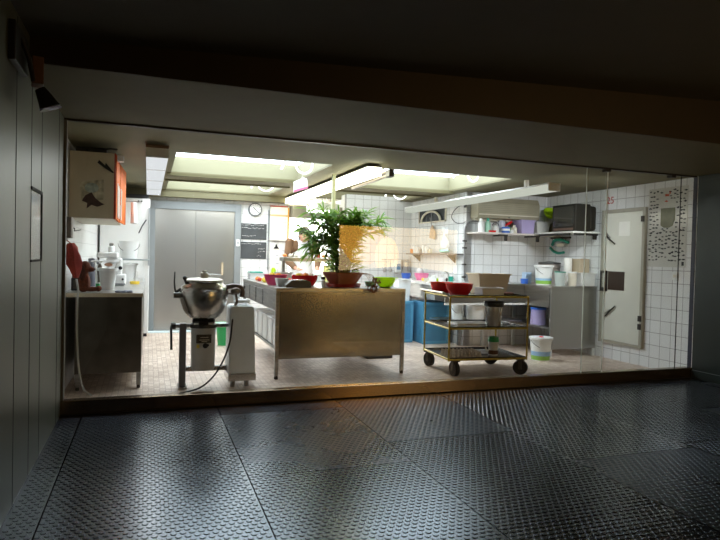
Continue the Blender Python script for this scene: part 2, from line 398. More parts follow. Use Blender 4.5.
for zz in (1.80, .58, .48):
    MB().bb((XR-.06, .665, zz-.035), (XR-.03, .71, zz+.035)).build('hinge', DARKMETAL, d, bevel=.003)
MB().bb((XR-.040, .90, 1.60), (XR-.035, 1.08, 1.78)).build('notice', PAPER, d)
# glass front
def pane(n, x0, x1, y, t=.008):
    o = struct('window_%d' % n, MB().bb((x0, y, .112), (x1, y+t, 2.224)), GLASS)
    return o
pane(5, XL, 4.49, .0); pane(6, 4.235, XR, .014)
edge = mat('pale_glass_edge', (.80, .85, .80), .3, var=.05)
struct('trim_21', MB().bb((4.487, -.001, .112), (4.493, .009, 2.224)), edge)
struct('trim_22', MB().bb((4.232, .013, .112), (4.238, .023, 2.224)), edge)
struct('trim_23', MB().bb((5.508, .012, .112), (5.511, .024, 2.224)), GAP)
struct('trim_24', MB().bb((XL, -.02, .112), (XL+.02, .03, 2.224)), mat('pale_edge_strip', (.14, .14, .115), .5))
struct('trim_25', MB().bb((XR-.004, -.02, .112), (XR, .03, 2.224)), mat('blue_edge_strip', (.02, .025, .05), .5))
for x, l in ((4.47, 'small dark clamp on the glass top left of the other clamp'), (5.354, 'small dark clamp on the glass top near the right wall')):
    tag(MB().bb((x-.03, -.03, 2.195), (x+.03, .035, 2.222)).build('glass_clamp', DARKMETAL, bevel=.003), l, 'clamp')

# slot window in the left panelling
t = thing('slot_panel', 'narrow mirror-like upright slot set in the dark left wall', 'panel', (XL, -1.14, 0))
MB().bb((-.001, -.165, 1.19), (.003, .165, 1.585)).build('inset', mat('slot_mirror', (.55, .55, .52), .12, 1.), t)
MB().bb((-.001, -.170, 1.575), (.008, .170, 1.592)).bb((-.001, -.170, 1.18), (.008, .170, 1.192)).bb((-.001, .158, 1.18), (.008, .170, 1.592)).build('surround', GAP, t)
# backlit picture on the rear wall (its reflection shows in the shop glass)
t = thing('backlit_sign', 'warm backlit bread picture on the wall opposite the kitchen', 'sign', (4.45, -5.30, 0))
MB().bb((-1.24, 0, .72), (1.24, .05, 1.86)).build('housing', DARKMETAL, t)
MB().bb((-1.20, .05, .76), (1.20, .055, 1.82)).build('panel', emis('sign_cream', (1, .68, .34), 4), t)
m = MB().prism([(-1.2, 1.82), (-.42, 1.82), (-.25, 1.60), (-.33, 1.34), (-.58, 1.12), (-.95, 1.14), (-1.2, 1.45)], .055, .060)
m.build('loaf_picture', emis('sign_golden', (1, .47, .07), 5.5), t)
m = MB().prism([(-.27+.24*math.cos(a*PI/12), 1.28+.36*math.sin(a*PI/12)) for a in range(24)], .0551, .0602)
m.build('roll_picture', emis('sign_pale_gold', (1, .66, .24), 7.5), t)
m = MB().prism([(-1.2, .76), (1.2, .76), (1.2, .98), (.1, 1.10), (-1.2, 1.0)], .0552, .0605)
m.build('crust_picture', emis('sign_brown', (.75, .30, .06), .35), t)

# spotlight with brackets on the upper left wall
t = thing('spotlight', 'dark clip spotlight with brown block high on left wall', 'lamp', (XL, -1.65, 0))
MB().bb((0, -.25, 2.10), (.03, .05, 2.28)).tube([(.03, -.12, 2.24), (.06, -.1, 2.15), (.07, -.04, 2.06)], .012).build('bracket', BLACKP, t, bevel=.004)
MB().box((.08, 0, 2.12), (.05, .10, .13), rz=.2).build('block', mat('brown_wood_block', (.12, .055, .025), .6), t, bevel=.004)
c = Vector((.13, 0, 1.98)); d_ = Vector((.25, .1, -.9)).normalized()
MB().cyl(c-d_*.03+Vector((-.03, 0, .03)), c+d_*.03, .025, .05, n=24).build('shade', BLACKP, t, smooth=True)
MB().cyl(c+d_*.030, c+d_*.034, .051, n=24).build('rim', mat('pale_blue_rim', (.5, .5, .9), .2, .2), t, smooth=True)

# ------------------------------------------------------------------ ceiling lamps and things hung up
def batten(name, label, c, sz, mlamp, mcase, drop=.0):
    t = thing(name, label, 'lamp', c)
    L, W, H = sz[1], sz[0], sz[2]
    MB().bb((-W/2-.004, -L/2-.01, -.018), (W/2+.004, L/2+.01, 0)).build('housing', mcase, t, bevel=.003)
    MB().bb((-W/2, -L/2, -H), (W/2, L/2, -.018)).build('diffuser', mlamp, t, bevel=.008)
    MB().bb((-W/2-.002, -L/2-.008, -H-.001), (W/2+.002, -L/2-.001, -.018)).build('end_cap', mcase, t)
    MB().bb((-W/2-.002, L/2+.001, -H-.001), (W/2+.002, L/2+.008, -.018)).build('end_cap', mcase, t)
    return t
l = batten('ceiling_lamp', 'long bright white lamp running back over the steel island', (2.22, 2.82, 2.215), (.155, 3.9, .105), LAMP, DARKMETAL)
for c_ in l.children:
    if c_.name.startswith('end_cap'): c_.data.materials[0] = LAMP
for y in (-1.5, 1.5): MB().bb((-.03, y-.02, 0), (.03, y+.02, .02)).build('ceiling_mount', DARKMETAL, l)
l = batten('ceiling_lamp', 'short bright lamp glimpsed above the palm leaves near the lintel', (2.58, 4.05, 2.06), (.36, .6, .11), LAMP2, WHITEP)
for y in (-.18, .18): MB().cyl((0, y, 0), (0, y, .095), .004, n=8).build('hanging_rod', WHITEP, l)
l = batten('ceiling_lamp', 'white box lamp over the left counter', (.065, 2.55, 2.20), (.19, 3.7, .10), LAMPL, WHITEP)
MB().bb((-.098, -1.868, -.016), (.098, -1.862, .012)).build('end_trim', mat('brown_trim', (.18, .10, .06), .6), l)
for y in (-1.0, 0, 1.0): MB().bb((-.097, y-.008, -.103), (.097, y+.008, -.02)).build('joint_strip', WHITEP, l)
l = batten('ceiling_lamp', 'long dim lamp slanting back above the right-hand side wall', (4.14, 2.32, 2.105), (.15, 3.8, .085), LAMPR, WHITEP)
for y in (-1.4, .9): MB().bb((-.02, y-.02, 0), (.02, y+.02, .09)).build('ceiling_mount', OFFW, l)
t = thing('power_pole', 'thin cream upright pole from ceiling to the island', 'pole', (2.04, 1.72, 0))
MB().bb((-.02, -.02, .925), (.02, .02, 2.217)).build('shaft', mat('cream_pole', (.60, .60, .40), .5), t, bevel=.003)
MB().bb((-.035, -.035, .922), (.035, .035, .94)).build('foot_plate', OFFW, t)
# bare slim batten with dark end
t = thing('bare_tube_lamp', 'slim unlit tube lamp with dark end right of the bright lamp', 'lamp', (2.40, 1.5, 2.12), R(-2))
MB().bb((-.022, -.68, .03), (.022, .70, .05)).build('rail', mat('taupe_rail', (.20, .17, .13), .5), t)
MB().cyl((0, -.62, 0), (0, .66, 0), .018).build('tube', mat('pinkish_tube', (.26, .20, .16), .3), t, smooth=True)
MB().bb((-.028, -.74, -.025), (.028, -.62, .052)).build('end_socket', BLACKP, t, bevel=.006)
for y in (-.3, .4): MB().bb((-.006, y, .05), (.006, y+.02, .112)).build('hanger', DARKMETAL, t)
# curved hoops and short rods in the roof lights
hl = {0: 'front left roof light', 1: 'rear left roof light', 2: 'front right roof light', 3: 'rear right roof light'}
for k, (x, y, w, rx) in enumerate(((1.722, 1.9, .10, 1.475), (1.70, 4.2, .12, 1.50), (4.0, 1.9, .08, 3.73), (3.96, 4.2, .12, 3.72))):
    z0 = 2.225 if k % 2 == 0 else 2.24
    if k == 2: z0 = 2.28
    pts = [(x-w, y, 2.442)]+[(x+w*math.cos(a), y, z0+.10+.10*math.sin(a)) for a in [PI+PI*i/12 for i in range(13)]]+[(x+w, y, 2.442)]
    o = MB().tube(pts, .012, n=8).build('hoop_lamp', HOOPM, smooth=True); tag(o, 'white curved hoop hanging inside the %s' % hl[k], 'lamp', 'white hoops in the roof lights')
    o = MB().cyl((rx-.025, y, z0+.03), (rx+.06, y, 2.442), .015, n=8).build('rod_lamp', HOOPM, smooth=True); tag(o, 'short slanted white rod inside the %s' % hl[k], 'lamp', 'white rods in the roof lights')
t = thing('hanging_card', 'white card with pink stripe hung on the bright lamp', 'card', (1.75, 2.15, 2.02), R(-12))
MB().prism([(-.09, 0), (.09, .055), (.075, .175), (.03, .19), (-.09, .13)], -.002, .002).build('sheet', PAPER, t)
MB().prism([(-.085, .004), (.088, .058), (.088, .085), (-.085, .03)], -.004, -.002).build('stripe', PINK, t)
MB().tube([(0, 0, .16), (.02, 0, .215)], .002).build('thread', WHITEP, t)

# ------------------------------------------------------------------ left side
t = thing('steel_counter', 'long dark steel counter on legs along the left tiled wall', 'counter', (0, 0, 0))
MB().bb((-.675, .80, .845), (-.035, 4.2, .875)).build('worktop', STEEL, t, bevel=.003)
MB().bb((-.673, .785, .838), (-.037, .80, .872)).build('front_edge', CREAM, t)
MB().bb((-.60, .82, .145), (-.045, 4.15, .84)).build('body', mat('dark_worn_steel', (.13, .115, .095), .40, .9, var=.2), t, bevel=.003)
for x, y in ((-.065, .84), (-.575, .84), (-.065, 2.5), (-.575, 2.5), (-.065, 4.1), (-.575, 4.1)):
    g = MB().bb((x-.02, y-.02, .03), (x+.02, y+.02, .15)).build('leg', STEELD, t); MB().cyl((x, y, 0), (x, y, .035), .016, n=12).build('foot', DARKMETAL, g)
# wall cabinet
t = thing('wall_cabinet', 'cream wall cabinet with orange doors above the left counter', 'cabinet', (0, 0, 0))
MB().bb((-.675, .95, 1.545), (-.30, 2.35, 2.145)).build('body', CREAM, t, bevel=.002)
MB().bb((-.302, .948, 1.543), (-.290, .97, 2.147)).build('front_edge', REDEDGE, t)
MB().bb((-.30, .975, 1.55), (-.282, 1.62, 2.14)).build('door', ORANGE, t, bevel=.003)
dr = MB().box((-.270, 1.95, 1.845), (.018, .62, .59), rz=R(-3)).build('door', ORANGE, t, bevel=.003)
MB().bb((-.275, 1.60, 1.60), (-.262, 1.64, 1.72)).build('handle', WHITEP, t)
for k, (y, w) in enumerate(((1.2, .11), (1.45, .12), (1.72, .10))):
    o = MB().prism([(-w/2, 0), (w/2, 0), (w/2, .30), (-w/2, .32)], 0, .006, ax='x').build('pinned_sheet', PAPER, loc=(-.281+(.009 if k == 2 else 0), y, 1.575)); tag(o, ['white sheet pinned to orange door nearest the glass', 'white sheet pinned to middle of the orange doors', 'white sheet pinned to far orange door of cabinet'][k], 'paper', 'sheets on the orange doors')
m = MB()
for i in range(9):
    a = i/8*PI*2; m.tube([(-.16+.018*math.cos(a), 2.15+.03*math.sin(a), 1.80), (-.155+.024*math.cos(a), 2.15+.05*math.sin(a), 1.66), (-.15+.03*math.cos(a), 2.15+.05*math.sin(a), 1.555)], .014, n=6)
o = m.build('tea_towel', APRON, remesh=.010); o.location = (0, .06, .006); tag(o, 'white tea towel hanging from open orange door', 'towel')
o = MB().box((-.30+.11, 2.262, 1.812), (.16, .008, .012)).build('towel_rail', STEEL); tag(o, 'short rail holding white towel beside orange door', 'rail')
o.location = (.0, -.07, 0)
# picture on the cabinet end: flat poster of a landscape with toy-like dark stripe
t = thing('cabinet_picture', 'small faded landscape picture on cream cabinet end', 'picture', (-.49, .948, 1.63), 0)
M_ = mat('faded_picture', (.45, .42, .30), .6, var=.5, scale=18)
MB().prism([(-.10, .24), (.10, .27), (.10, .09), (-.08, .05)], -.002, 0).build('print', M_, t)
MB().prism([(-.05, .12), (.00, .15), (.03, .10), (.08, .06), (.11, .045), (.05, .02), (.0, .035), (-.04, .0), (-.035, .05), (-.08, .07)], -.006, -.002).build('figure', mat('dark_brown_cutout', (.055, .025, .02), .6, var=.5, scale=30), t)
MB().ball((.0, -.004, .19), (.06, .003, .045)).build('clouds', mat('pale_print', (.35, .42, .38), .6, var=.4, scale=30), t)
o = MB().prism([(-.07, .05), (-.055, .075), (-.005, .03), (.0, .055), (.02, .03), (.07, -.03), (.06, -.035), (.0, -.0)], -.012, 0).build('hair_clip_hook', BLACKP, loc=(-.375, .949, 2.0)); tag(o, 'black slanted clip fixed to cream cabinet end', 'clip')
o.name = 'wall_clip'
# black pan lying on the cabinet
t = thing('roasting_pan', 'black roasting pan lying on top of the wall cabinet', 'pan', (-.50, 1.15, 2.147))
MB().bb((-.13, -.17, 0), (.13, .5, .045)).build('body', BLACKP, t, bevel=.01)
MB().tube([(.10, -.17, .03), (.16, -.22, .035), (.22, -.20, .035)], .008).build('handle', DARKMETAL, t)
o = MB().bb((0, 0, 0), (.055, .10, .05)).build('small_box', WHITEP, loc=(-.305, 1.0, 2.0)); o.location = (-.281, .98, 2.085); tag(o, 'small white box on the near end of cabinet door', 'box')
# tall white unit behind
t = thing('tall_fridge', 'tall white fridge at the end of the left counter', 'fridge', (0, 0, 0))
MB().bb((-.655, 4.3, .05), (.02, 4.85, 2.03)).build('body', WHITE, t, bevel=.006)
MB().bb((-.65, 4.275, .06), (.015, 4.297, 2.02)).build('door', WHITE, t, bevel=.005)
MB().bb((.0, 4.245, 1.05), (.018, 4.275, 1.9)).build('handle', mat('grey_rubber_seal', (.32, .34, .35), .5), t)
MB().cyl((-.10, 4.262, 1.985), (-.10, 4.276, 1.985), .012).cyl((-.14, 4.262, 1.985), (-.14, 4.276, 1.985), .012).build('knob', DARKMETAL, t)
for x in (-.63, -.05): MB().bb((x, 4.35, 0), (x+.05, 4.8, .05)).build('foot', BLACKP, t)
o = MB().bb((-.56, 4.35, 2.032), (.0, 4.83, 2.095)).build('dark_tray', BLACKP, bevel=.005); tag(o, 'dark tray stored on the tall white fridge', 'tray')
o = MB().tube([(-.13, 4.235, 1.52), (-.09, 4.23, 1.62), (-.03, 4.235, 1.72)], .008).build('door_stick', BLACKP); tag(o, 'thin dark slanted stick hung on the white fridge door', 'stick')
o.location = (0, .012, 0)
# dispenser
t = thing('soap_dispenser', 'grey box dispenser on left tiled wall near the glass', 'dispenser', (KL, .50, 1.35))
MB().bb((0, -.07, 0), (.085, .07, .175)).build('body', mat('taupe_plastic', (.17, .15, .13), .5), t, bevel=.01)
MB().bb((.01, -.05, -.02), (.05, .05, 0)).build('spout', BLACKP, t, bevel=.004)
o = MB().tube([(KL+.005, 1.0, 1.455), (KL+.05, 1.0, 1.45), (KL+.05, 1.0, 1.425), (KL+.09, 1.1, 1.44)], .005).build('wall_hook', DARKMETAL, smooth=True); tag(o, 'small dark hook on left tiles right of the dispenser', 'hook')
# red cloth with cord and hose
m = MB(); Z0 = 1.31
prof = [(.025, 0), (.055, -.05), (.065, -.13), (.062, -.20), (.048, -.26), (.02, -.34)]
rings = []
for r_, z_ in prof:
    rings.append([m.bm.verts.new((r_*.8*math.cos(a)*(1+.25*math.sin(3*a+z_*20)), r_*.8*math.sin(a)*(1+.2*math.sin(4*a)), z_)) for a in [2*PI*i/20 for i in range(20)]])
for a, b in zip(rings, rings[1:]):
    for i in range(20): m.bm.faces.new([a[i], a[(i+1) % 20], b[(i+1) % 20], b[i]])
m.bm.faces.new(rings[0]); m.bm.faces.new(rings[-1])
t = thing('red_cloth', 'red cloth hanging from the left wall by the dispenser', 'cloth', (-.62, .62, 1.31))
t.scale = (1.15, 1.15, .88); t.rotation_euler = (0, R(-9), 0)
m.build('cloth', REDCLOTH, t, smooth=True)
MB().tube([(-.05, 0, .06), (-.03, 0, .04), (0, 0, .0)], .004).build('hanging_loop', REDCLOTH, t)
o = MB().tube(bez([(-.575, .66, 1.0), (-.565, .70, .90), (-.575, .76, .80), (-.575, .765, .5), (-.555, .76, .2), (-.51, .68, .05), (-.44, .58, .010)], 8), .009, n=8).build('clear_hose', clear_plastic('hose_plastic', (.6, .62, .6), .7), smooth=True); tag(o, 'thin clear hose hanging down the left counter front to floor', 'hose')
# plush dog
t = thing('plush_dog', 'brown long-eared toy dog sitting on the left counter end', 'toy', (-.535, .95, .876), 0)
t.scale = (1.1, 1.1, 1.1)
m = MB(); m.ball((-.01, 0, .075), (.055, .05, .08)); m.ball((0, 0, .205), (.045, .042, .050)); m.ball((.045, 0, .185), (.030, .024, .022)); m.ball((-.005, 0, .14), (.032, .03, .05)); m.ball((.05, -.025, .022), (.06, .018, .02)); m.ball((.05, .03, .022), (.06, .018, .02)); m.ball((.105, -.025, .026), (.025, .02, .024)); m.ball((.105, .03, .026), (.025, .02, .024)); m.ball((.02, -.035, .09), (.015, .014, .05)); m.ball((.02, .035, .09), (.015, .014, .05))
m.build('body', PLUSH, t, remesh=.006)
for s in (-1, 1): MB().ball((-.015, s*.043, .155), (.022, .010, .068)).build('ear', PLUSHL, t, smooth=True)
MB().ball((.073, 0, .188), (.008, .009, .007)).build('nose', BLACKP, t, smooth=True)
for s in (-1, 1): MB().ball((.034, s*.018, .215), .005).build('eye', BLACKP, t, smooth=True)
# bag / toaster dark
t = thing('radio', 'small dark radio in the near left corner of counter', 'radio', (-.645, 1.14, .876))
MB().bb((-.02, -.05, 0), (.07, .05, .12)).build('case', BLACKP, t, bevel=.01)
MB().bb((.0, -.052, .02), (.06, -.05, .10)).build('front', mat('olive_front', (.06, .055, .035), .5), t)
MB().tube([(-.01, -.03, .12), (.0, -.03, .16), (.05, -.03, .16), (.06, -.03, .12)], .006).build('handle', DARKMETAL, t)

def tubm(r0, r1, h, w=.004, rim=.008):
    return MB().lathe([(0, 0), (r0, 0), (r1, h-.005), (r1+rim, h-.005), (r1+rim, h), (r1-w, h), (r0-w, w), (0, w)])
def bucket(name, label, loc, r0, r1, h, m_, lid=None, band=None, handle=True, content=None, cat='bucket', group=None, rz=0):
    t = thing(name, label, cat, loc, rz, group)
    tubm(r0, r1, h).build('tub', m_, t, smooth=True)
    if lid: MB().lathe([(0, h+.002), (r1+.010, h+.002), (r1+.010, h-.018), (r1+.014, h-.018), (r1+.014, h+.008), (r1-.01, h+.010), (0, h+.008)]).build('lid', lid, t, smooth=True)
    if band:
        for z0, z1, mb_ in band:
            ra, rb = r0+(r1-r0)*z0/h, r0+(r1-r0)*z1/h
            MB().lathe([(ra+.0015, z0), (rb+.0015, z1)]).build('label_band', mb_, t, smooth=True)
    if handle:
        MB().tube([(-(r1+.012), 0, h-.03)]+[((r1+.012)*math.cos(a), -(r1+.012)*math.sin(a)*.75, h-.03-.10*math.sin(a)) for a in [PI-PI*i/10 for i in range(11)]]+[(r1+.012, 0, h-.03)], .003, n=6).build('handle', DARKMETAL, t)
    if content: MB().lathe([(0, h-.02), (r1-.012, h-.02), (r1-.02, h-.05)]).build('contents', content, t)
    return t
# left counter items
bucket('plastic_tub', 'tall frosted tub in front on the left counter beside toy dog', (-.365, 1.30, .876), .062, .082, .20, CLEARW, lid=WHITEP, handle=False, cat='tub')
t = thing('kitchen_scale', 'white slicing machine behind the frosted tub on left counter', 'machine', (-.33, 2.15, .876))
MB().bb((-.13, -.15, .0), (.10, .2, .12)).build('base', WHITE, t, bevel=.015)
MB().bb((-.10, -.05, .12), (.06, .15, .30)).build('housing', WHITE, t, bevel=.02)
MB().bb((-.19, -.18, .30), (.02, .12, .36)).build('head', WHITE, t, bevel=.015)
MB().cyl((.045, -.06, .19), (.045, -.05, .19), .02).build('dial', BLACKP, t)
MB().cyl((.075, -.158, .07), (.075, -.15, .07), .012).build('button', BLACKP, t)
MB().bb((-.14, -.158, .01), (.1, -.152, .025)).build('seam', GREYFRAME, t)
t.name = 'slicing_machine'
t = thing('weighing_scale', 'white weighing scale with blue pan behind toy dog', 'scale', (-.41, 1.66, .876))
MB().bb((-.09, -.07, 0), (.09, .07, .155)).build('base', WHITEP, t, bevel=.015)
MB().bb((-.13, -.09, .26), (.15, .09, .275)).build('top_plate', WHITE, t, bevel=.006)
MB().tube([(-.08, -.05, .15), (-.1, -.05, .26)], .008).build('strut', WHITE, t)
MB().tube([(.12, -.05, .26), (.08, -.05, .15)], .008).build('strut', WHITE, t)
MB().lathe([(0, 0), (.025, 0), (.035, .045), (.03, .045), (.02, .006), (0, .006)], c=(.035, -.02, .155)).build('pan', BLUE, t, smooth=True)
MB().ball((.03, -.02, .235), (.04, .04, .018)).build('pink_pad', mat('peach', (.8, .45, .3), .6), t, smooth=True)
t = thing('grey_jug', 'dark grey jug against the left tiles behind the toy dog', 'jug', (-.555, 1.87, .876))
MB().lathe([(0, 0), (.035, 0), (.04, .1), (.03, .18), (.035, .29), (0, .30)]).build('body', mat('charcoal', (.14, .14, .17), .5), t, smooth=True)
MB().tube(arc((.035, 0, .20), .05, 80, -80, 8), .008).build('handle', mat('charcoal2', (.16, .15, .16), .5), t)
t = thing('dark_mixer_head', 'small dark whisk head leaning beside the grey jug', 'whisk', (-.45, 1.50, .876))
MB().lathe([(0, 0), (.02, 0), (.022, .12), (.03, .18), (.012, .24), (0, .245)]).build('body', mat('umber', (.10, .07, .05), .4), t, smooth=True)
MB().tube([(0, 0, .245), (.02, 0, .27)], .006).build('tip', STEEL, t)
t.name = 'pepper_mill'; t['label'] = 'small dark pepper mill between grey jug and white scale'; t['category'] = 'pepper mill'
t = thing('small_cup', 'little green cup behind toy dog', 'cup', (-.46, 1.42, .876))
MB().lathe([(0, 0), (.018, 0), (.022, .06), (.019, .06), (.015, .005), (0, .005)]).build('body', GREEN, t, smooth=True)
MB().lathe([(.0225, .052), (.0235, .052), (.0235, .062), (.0225, .062)]).build('rim', WHITEP, t)
bucket('white_bucket', 'white bucket standing on the glass shelf by the fridge', (-.225, 3.0, 1.163), .095, .115, .215, WHITE, lid=None, cat='bucket')
bucket('white_bucket', 'white bucket under the glass shelf by the fridge', (-.235, 3.0, .876), .085, .105, .22, WHITE, lid=WHITEP, handle=False)
t = thing('glass_shelf', 'thin shelf carrying a white bucket over the left counter', 'shelf', (-.165, 3.0, 0))
MB().bb((-.30, -.14, 1.142), (.185, .14, 1.16)).build('board', mat('grey_shelf', (.30, .34, .34), .3), t, bevel=.003)
for x in (-.28, .115): MB().bb((x-.008, -.12, .876), (x+.008, .12, 1.142)).build('support', WHITEP, t)
t = thing('salt_bottle', 'small steel-topped bottle on the white slicing machine', 'bottle', (-.38, 2.12, 1.238))
MB().lathe([(0, 0), (.032, 0), (.032, .055), (.018, .07), (0, .07)]).build('body', WHITEP, t, smooth=True)
MB().lathe([(0, .07), (.02, .07), (.024, .095), (.0, .105)]).build('cap', STEELD, t, smooth=True)
o = MB().lathe([(0, 0), (.05, 0), (.055, .03), (.05, .03), (.045, .005), (0, .005)]).build('yellow_dish', YELLOW, loc=(-.14, 2.4, .876), smooth=True); tag(o, 'small yellow dish at the edge of left counter', 'dish')
m = MB()
for k in range(9): m.ball((random.uniform(-.07, .1), random.uniform(-.04, .04), .008), (.03, .025, .012), seg=8)
o = m.build('crumpled_cloth', mat('blue_grey_cloth', (.25, .28, .36), .9, var=.5, scale=30), loc=(-.19, .88, .874), remesh=.006); tag(o, 'crumpled blue-grey cloth on the left counter front edge', 'cloth')
t = thing('wire_whisk', 'wire whisk standing in a cup at back of left counter', 'whisk', (-.13, 2.75, .876))
MB().lathe([(0, 0), (.02, 0), (.025, .06), (.02, .06), (.015, .004), (0, .004)]).build('cup', CLEARW, t, smooth=True)
m = MB()
for k in range(3):
    a = k*PI/3; m.tube([(.018*math.cos(a)*s_, .018*math.sin(a)*s_, .03+.10*h_) for s_, h_ in ((.2, 0), (1, .5), (.7, 1), (0, 1.15), (-.7, 1), (-1, .5), (-.2, 0))], .0015, n=5)
m.build('wires', STEEL, t)

# ------------------------------------------------------------------ mixer machine
t = thing('tilting_mixer', 'steel bowl cutter mixer on a frame by the glass', 'mixer', (.50, .75, 0))
prof = [(0, .628), (.10, .632), (.145, .66), (.185, .72), (.212, .80), (.222, .868), (.219, .886), (.223, .888), (.223, .905), (.205, .945), (.172, .968), (.168, .985), (.160, .985), (.16, .96), (0, .95)]
MB().lathe(prof, n=48).build('bowl', CAST, t, smooth=True)
ld = MB().lathe([(.166, .987), (.175, .99), (.172, 1.004), (.14, 1.018), (.05, 1.024), (0, 1.024)], n=40).lathe([(0, .987), (.166, .987)], n=40).build('lid', mat('cream_aluminium_lid', (.62, .56, .46), .35, .5), t, smooth=True)
MB().lathe([(0, 1.022), (.036, 1.022), (.036, 1.065), (.03, 1.07), (.022, 1.072), (.022, 1.09), (0, 1.092)], n=24).build('knob', mat('translucent_knob', (.60, .56, .48), .35), ld, smooth=True)
MB().tube([(.03, 0, 1.052), (.10, -.01, 1.05), (.15, -.02, 1.047)], .005).build('lever', STEEL, ld)
MB().ball((-.178, -.06, 1.020), .020).tube([(-.178, -.06, 1.005), (-.16, -.05, .965)], .012).build('clamp_knob', BLACKP, t, smooth=True)
h = MB().bb((-.275, -.07, .835), (-.205, .01, .885)).build('tilt_bracket', STEELD, t, bevel=.006)
MB().tube([(-.25, -.03, .885), (-.262, -.03, .92), (-.268, -.03, .98), (-.265, -.03, 1.075)], .010, n=8, r1=.006).tube([(-.25, -.03, .89), (-.21, -.03, .92)], .012).build('tilt_handle', BLACKP, h, smooth=True)
a = MB().tube(bez([(.20, 0, .935), (.27, 0, .945), (.335, 0, .935), (.355, 0, .89), (.35, 0, .84)], 6), .024, n=10).build('arm', mat('bronze_arm', (.16, .13, .12), .35, .6), t, smooth=True)
MB().ball((.29, -.03, .90), (.05, .03, .035)).tube([(.22, -.03, .88), (.29, -.03, .87), (.30, -.05, .80), (.27, -.06, .75)], .014).build('spring_clip', mat('dull_bronze', (.22, .18, .15), .3, .7), t, smooth=True)
MB().lathe([(.105, .628), (.10, .60), (.125, .59), (.125, .56), (.0, .56)], n=32).build('collar', DARKMETAL, t, smooth=True)
for x in (-.075, .055): MB().bb((x-.02, -.13, .598), (x+.02, -.10, .612)).build('bright_bolt', WHITEP, t)
cy = MB().lathe([(0, .165), (.10, .165), (.108, .18), (.112, .56), (0, .56)], n=40).build('motor_housing', mat('pale_grey_enamel', (.50, .50, .48), .35, var=.08), t, smooth=True)
MB().box((-.005, -.112, .465), (.135, .012, .078)).build('name_plate', mat('brown_plate', (.10, .085, .065), .35, .5, var=.5, scale=60), cy)
for k, (w_, z_) in enumerate(((.07, .478), (.09, .455), (.05, .44))): MB().box((0, -.119, z_), (w_, .002, .006)).build('plate_lettering', OFFW, cy)
MB().cyl((.01, -.115, .40), (.01, -.105, .40), .024).cyl((.03, -.118, .405), (.03, -.1, .405), .012).build('dial', BLACKP, cy)
MB().box((-.055, -.104, .395), (.022, .012, .03), rz=-.5).build('yellow_sticker', YELLOW, cy)
MB().cyl((-.27, 0, .575), (.30, 0, .575), .020).build('cross_tube', STEELD, t, smooth=True)
MB().cyl((-.29, 0, .575), (-.25, 0, .575), .032).build('pivot_knob', DARKMETAL, t, smooth=True)
MB().tube([(-.285, -.005, .575), (-.29, -.03, .56), (-.285, -.03, .36)], .011).build('crank', BLACKP, t, smooth=True)
MB().bb((-.215, -.035, .02), (-.155, .035, .60)).build('post', mat('slate_post', (.20, .21, .23), .4, .6), t, bevel=.004)
MB().bb((-.225, -.09, 0), (-.145, .09, .022)).build('post_foot', STEELBROWN, t, bevel=.003)
MB().bb((-.16, -.02, .15), (.26, .02, .195)).build('cross_bar', STEELBROWN, t, bevel=.003)
MB().prism([(.225, .13), (.475, .13), (.455, .745), (.435, .765), (.245, .765), (.23, .74)], -.12, .17).build('gear_column', GREYPAINT, t, bevel=.012)
MB().bb((.22, -.125, .06), (.48, .175, .13)).build('base_plinth', STEELBROWN, t, bevel=.004)
for x in (.27, .40): MB().cyl((x, -.06, 0), (x, -.06, .06), .022, n=14).build('foot', STEELD, t, smooth=True)
MB().tube(bez([(.27, -.06, .75), (.25, -.12, .62), (.22, -.14, .40), (.12, -.17, .18), (-.02, -.22, .05), (-.20, -.28, .012), (-.30, -.30, .012)], 8), .008).build('cable', BLACKP, t, smooth=True)
m = MB()
for k in range(8): m.ball((random.uniform(-.05, .05), random.uniform(-.05, .05), .03), (.035, .04, .022), seg=8)
o = m.build('folded_cloth', APRON, loc=(.86, .83, .768), remesh=.008); tag(o, 'white cloth lying on the grey mixer column', 'cloth')
bucket('green_bucket', 'green bucket on the floor behind the mixer', (.99, 3.3, 0), .075, .10, .30, GREEN, lid=mat('pale_green_lid', (.3, .6, .4), .4), handle=False)

# ------------------------------------------------------------------ island
IX0, IX1, IY0, IY1 = 1.215, 2.63, .90, 3.1
t = thing('steel_island', 'big steel work table with closed front in the centre', 'table', (0, 0, 0))
MB().bb((IX0, IY0, .885), (IX1, IY1, .922)).build('worktop', STEEL, t, bevel=.003)
MB().bb((IX0+.035, IY0+.012, .20), (IX1-.04, IY0+.03, .885)).build('front_panel', STEELBROWN, t, bevel=.002)
MB().bb((IX0+.005, IY0+.04, .685), (IX0+.022, IY1-.01, .885)).build('side_fascia', STEELD, t, bevel=.002)
for k in range(3):
    dd = MB().bb((IX0-.004, IY0+.75+k*.45, .70), (IX0+.006, IY0+1.12+k*.45, .87)).build('drawer', STEELD, t, bevel=.003)
MB().bb((IX0-.012, IY1-.22, .80), (IX0-.003, IY1-.10, .835)).build('grip', BLACKP, t)
MB().bb((IX1-.02, IY0+.04, .685), (IX1-.005, IY1-.01, .885)).build('side_fascia', STEEL, t)
MB().bb((IX0+.03, IY0+.05, .27), (IX1-.03, IY1-.05, .295)).build('lower_shelf', STEELD, t, bevel=.002)
for x, y in ((IX0+.018, IY0+.022), (IX1-.02, IY0+.022), (IX0+.02, IY1-.03), (IX1-.02, IY1-.03)):
    g = MB().bb((x-.018, y-.018, .03), (x+.018, y+.018, .885)).build('leg', STEELD, t); MB().cyl((x, y, 0), (x, y, .035), .02, n=14).build('foot', DARKMETAL, g)
tubs = None
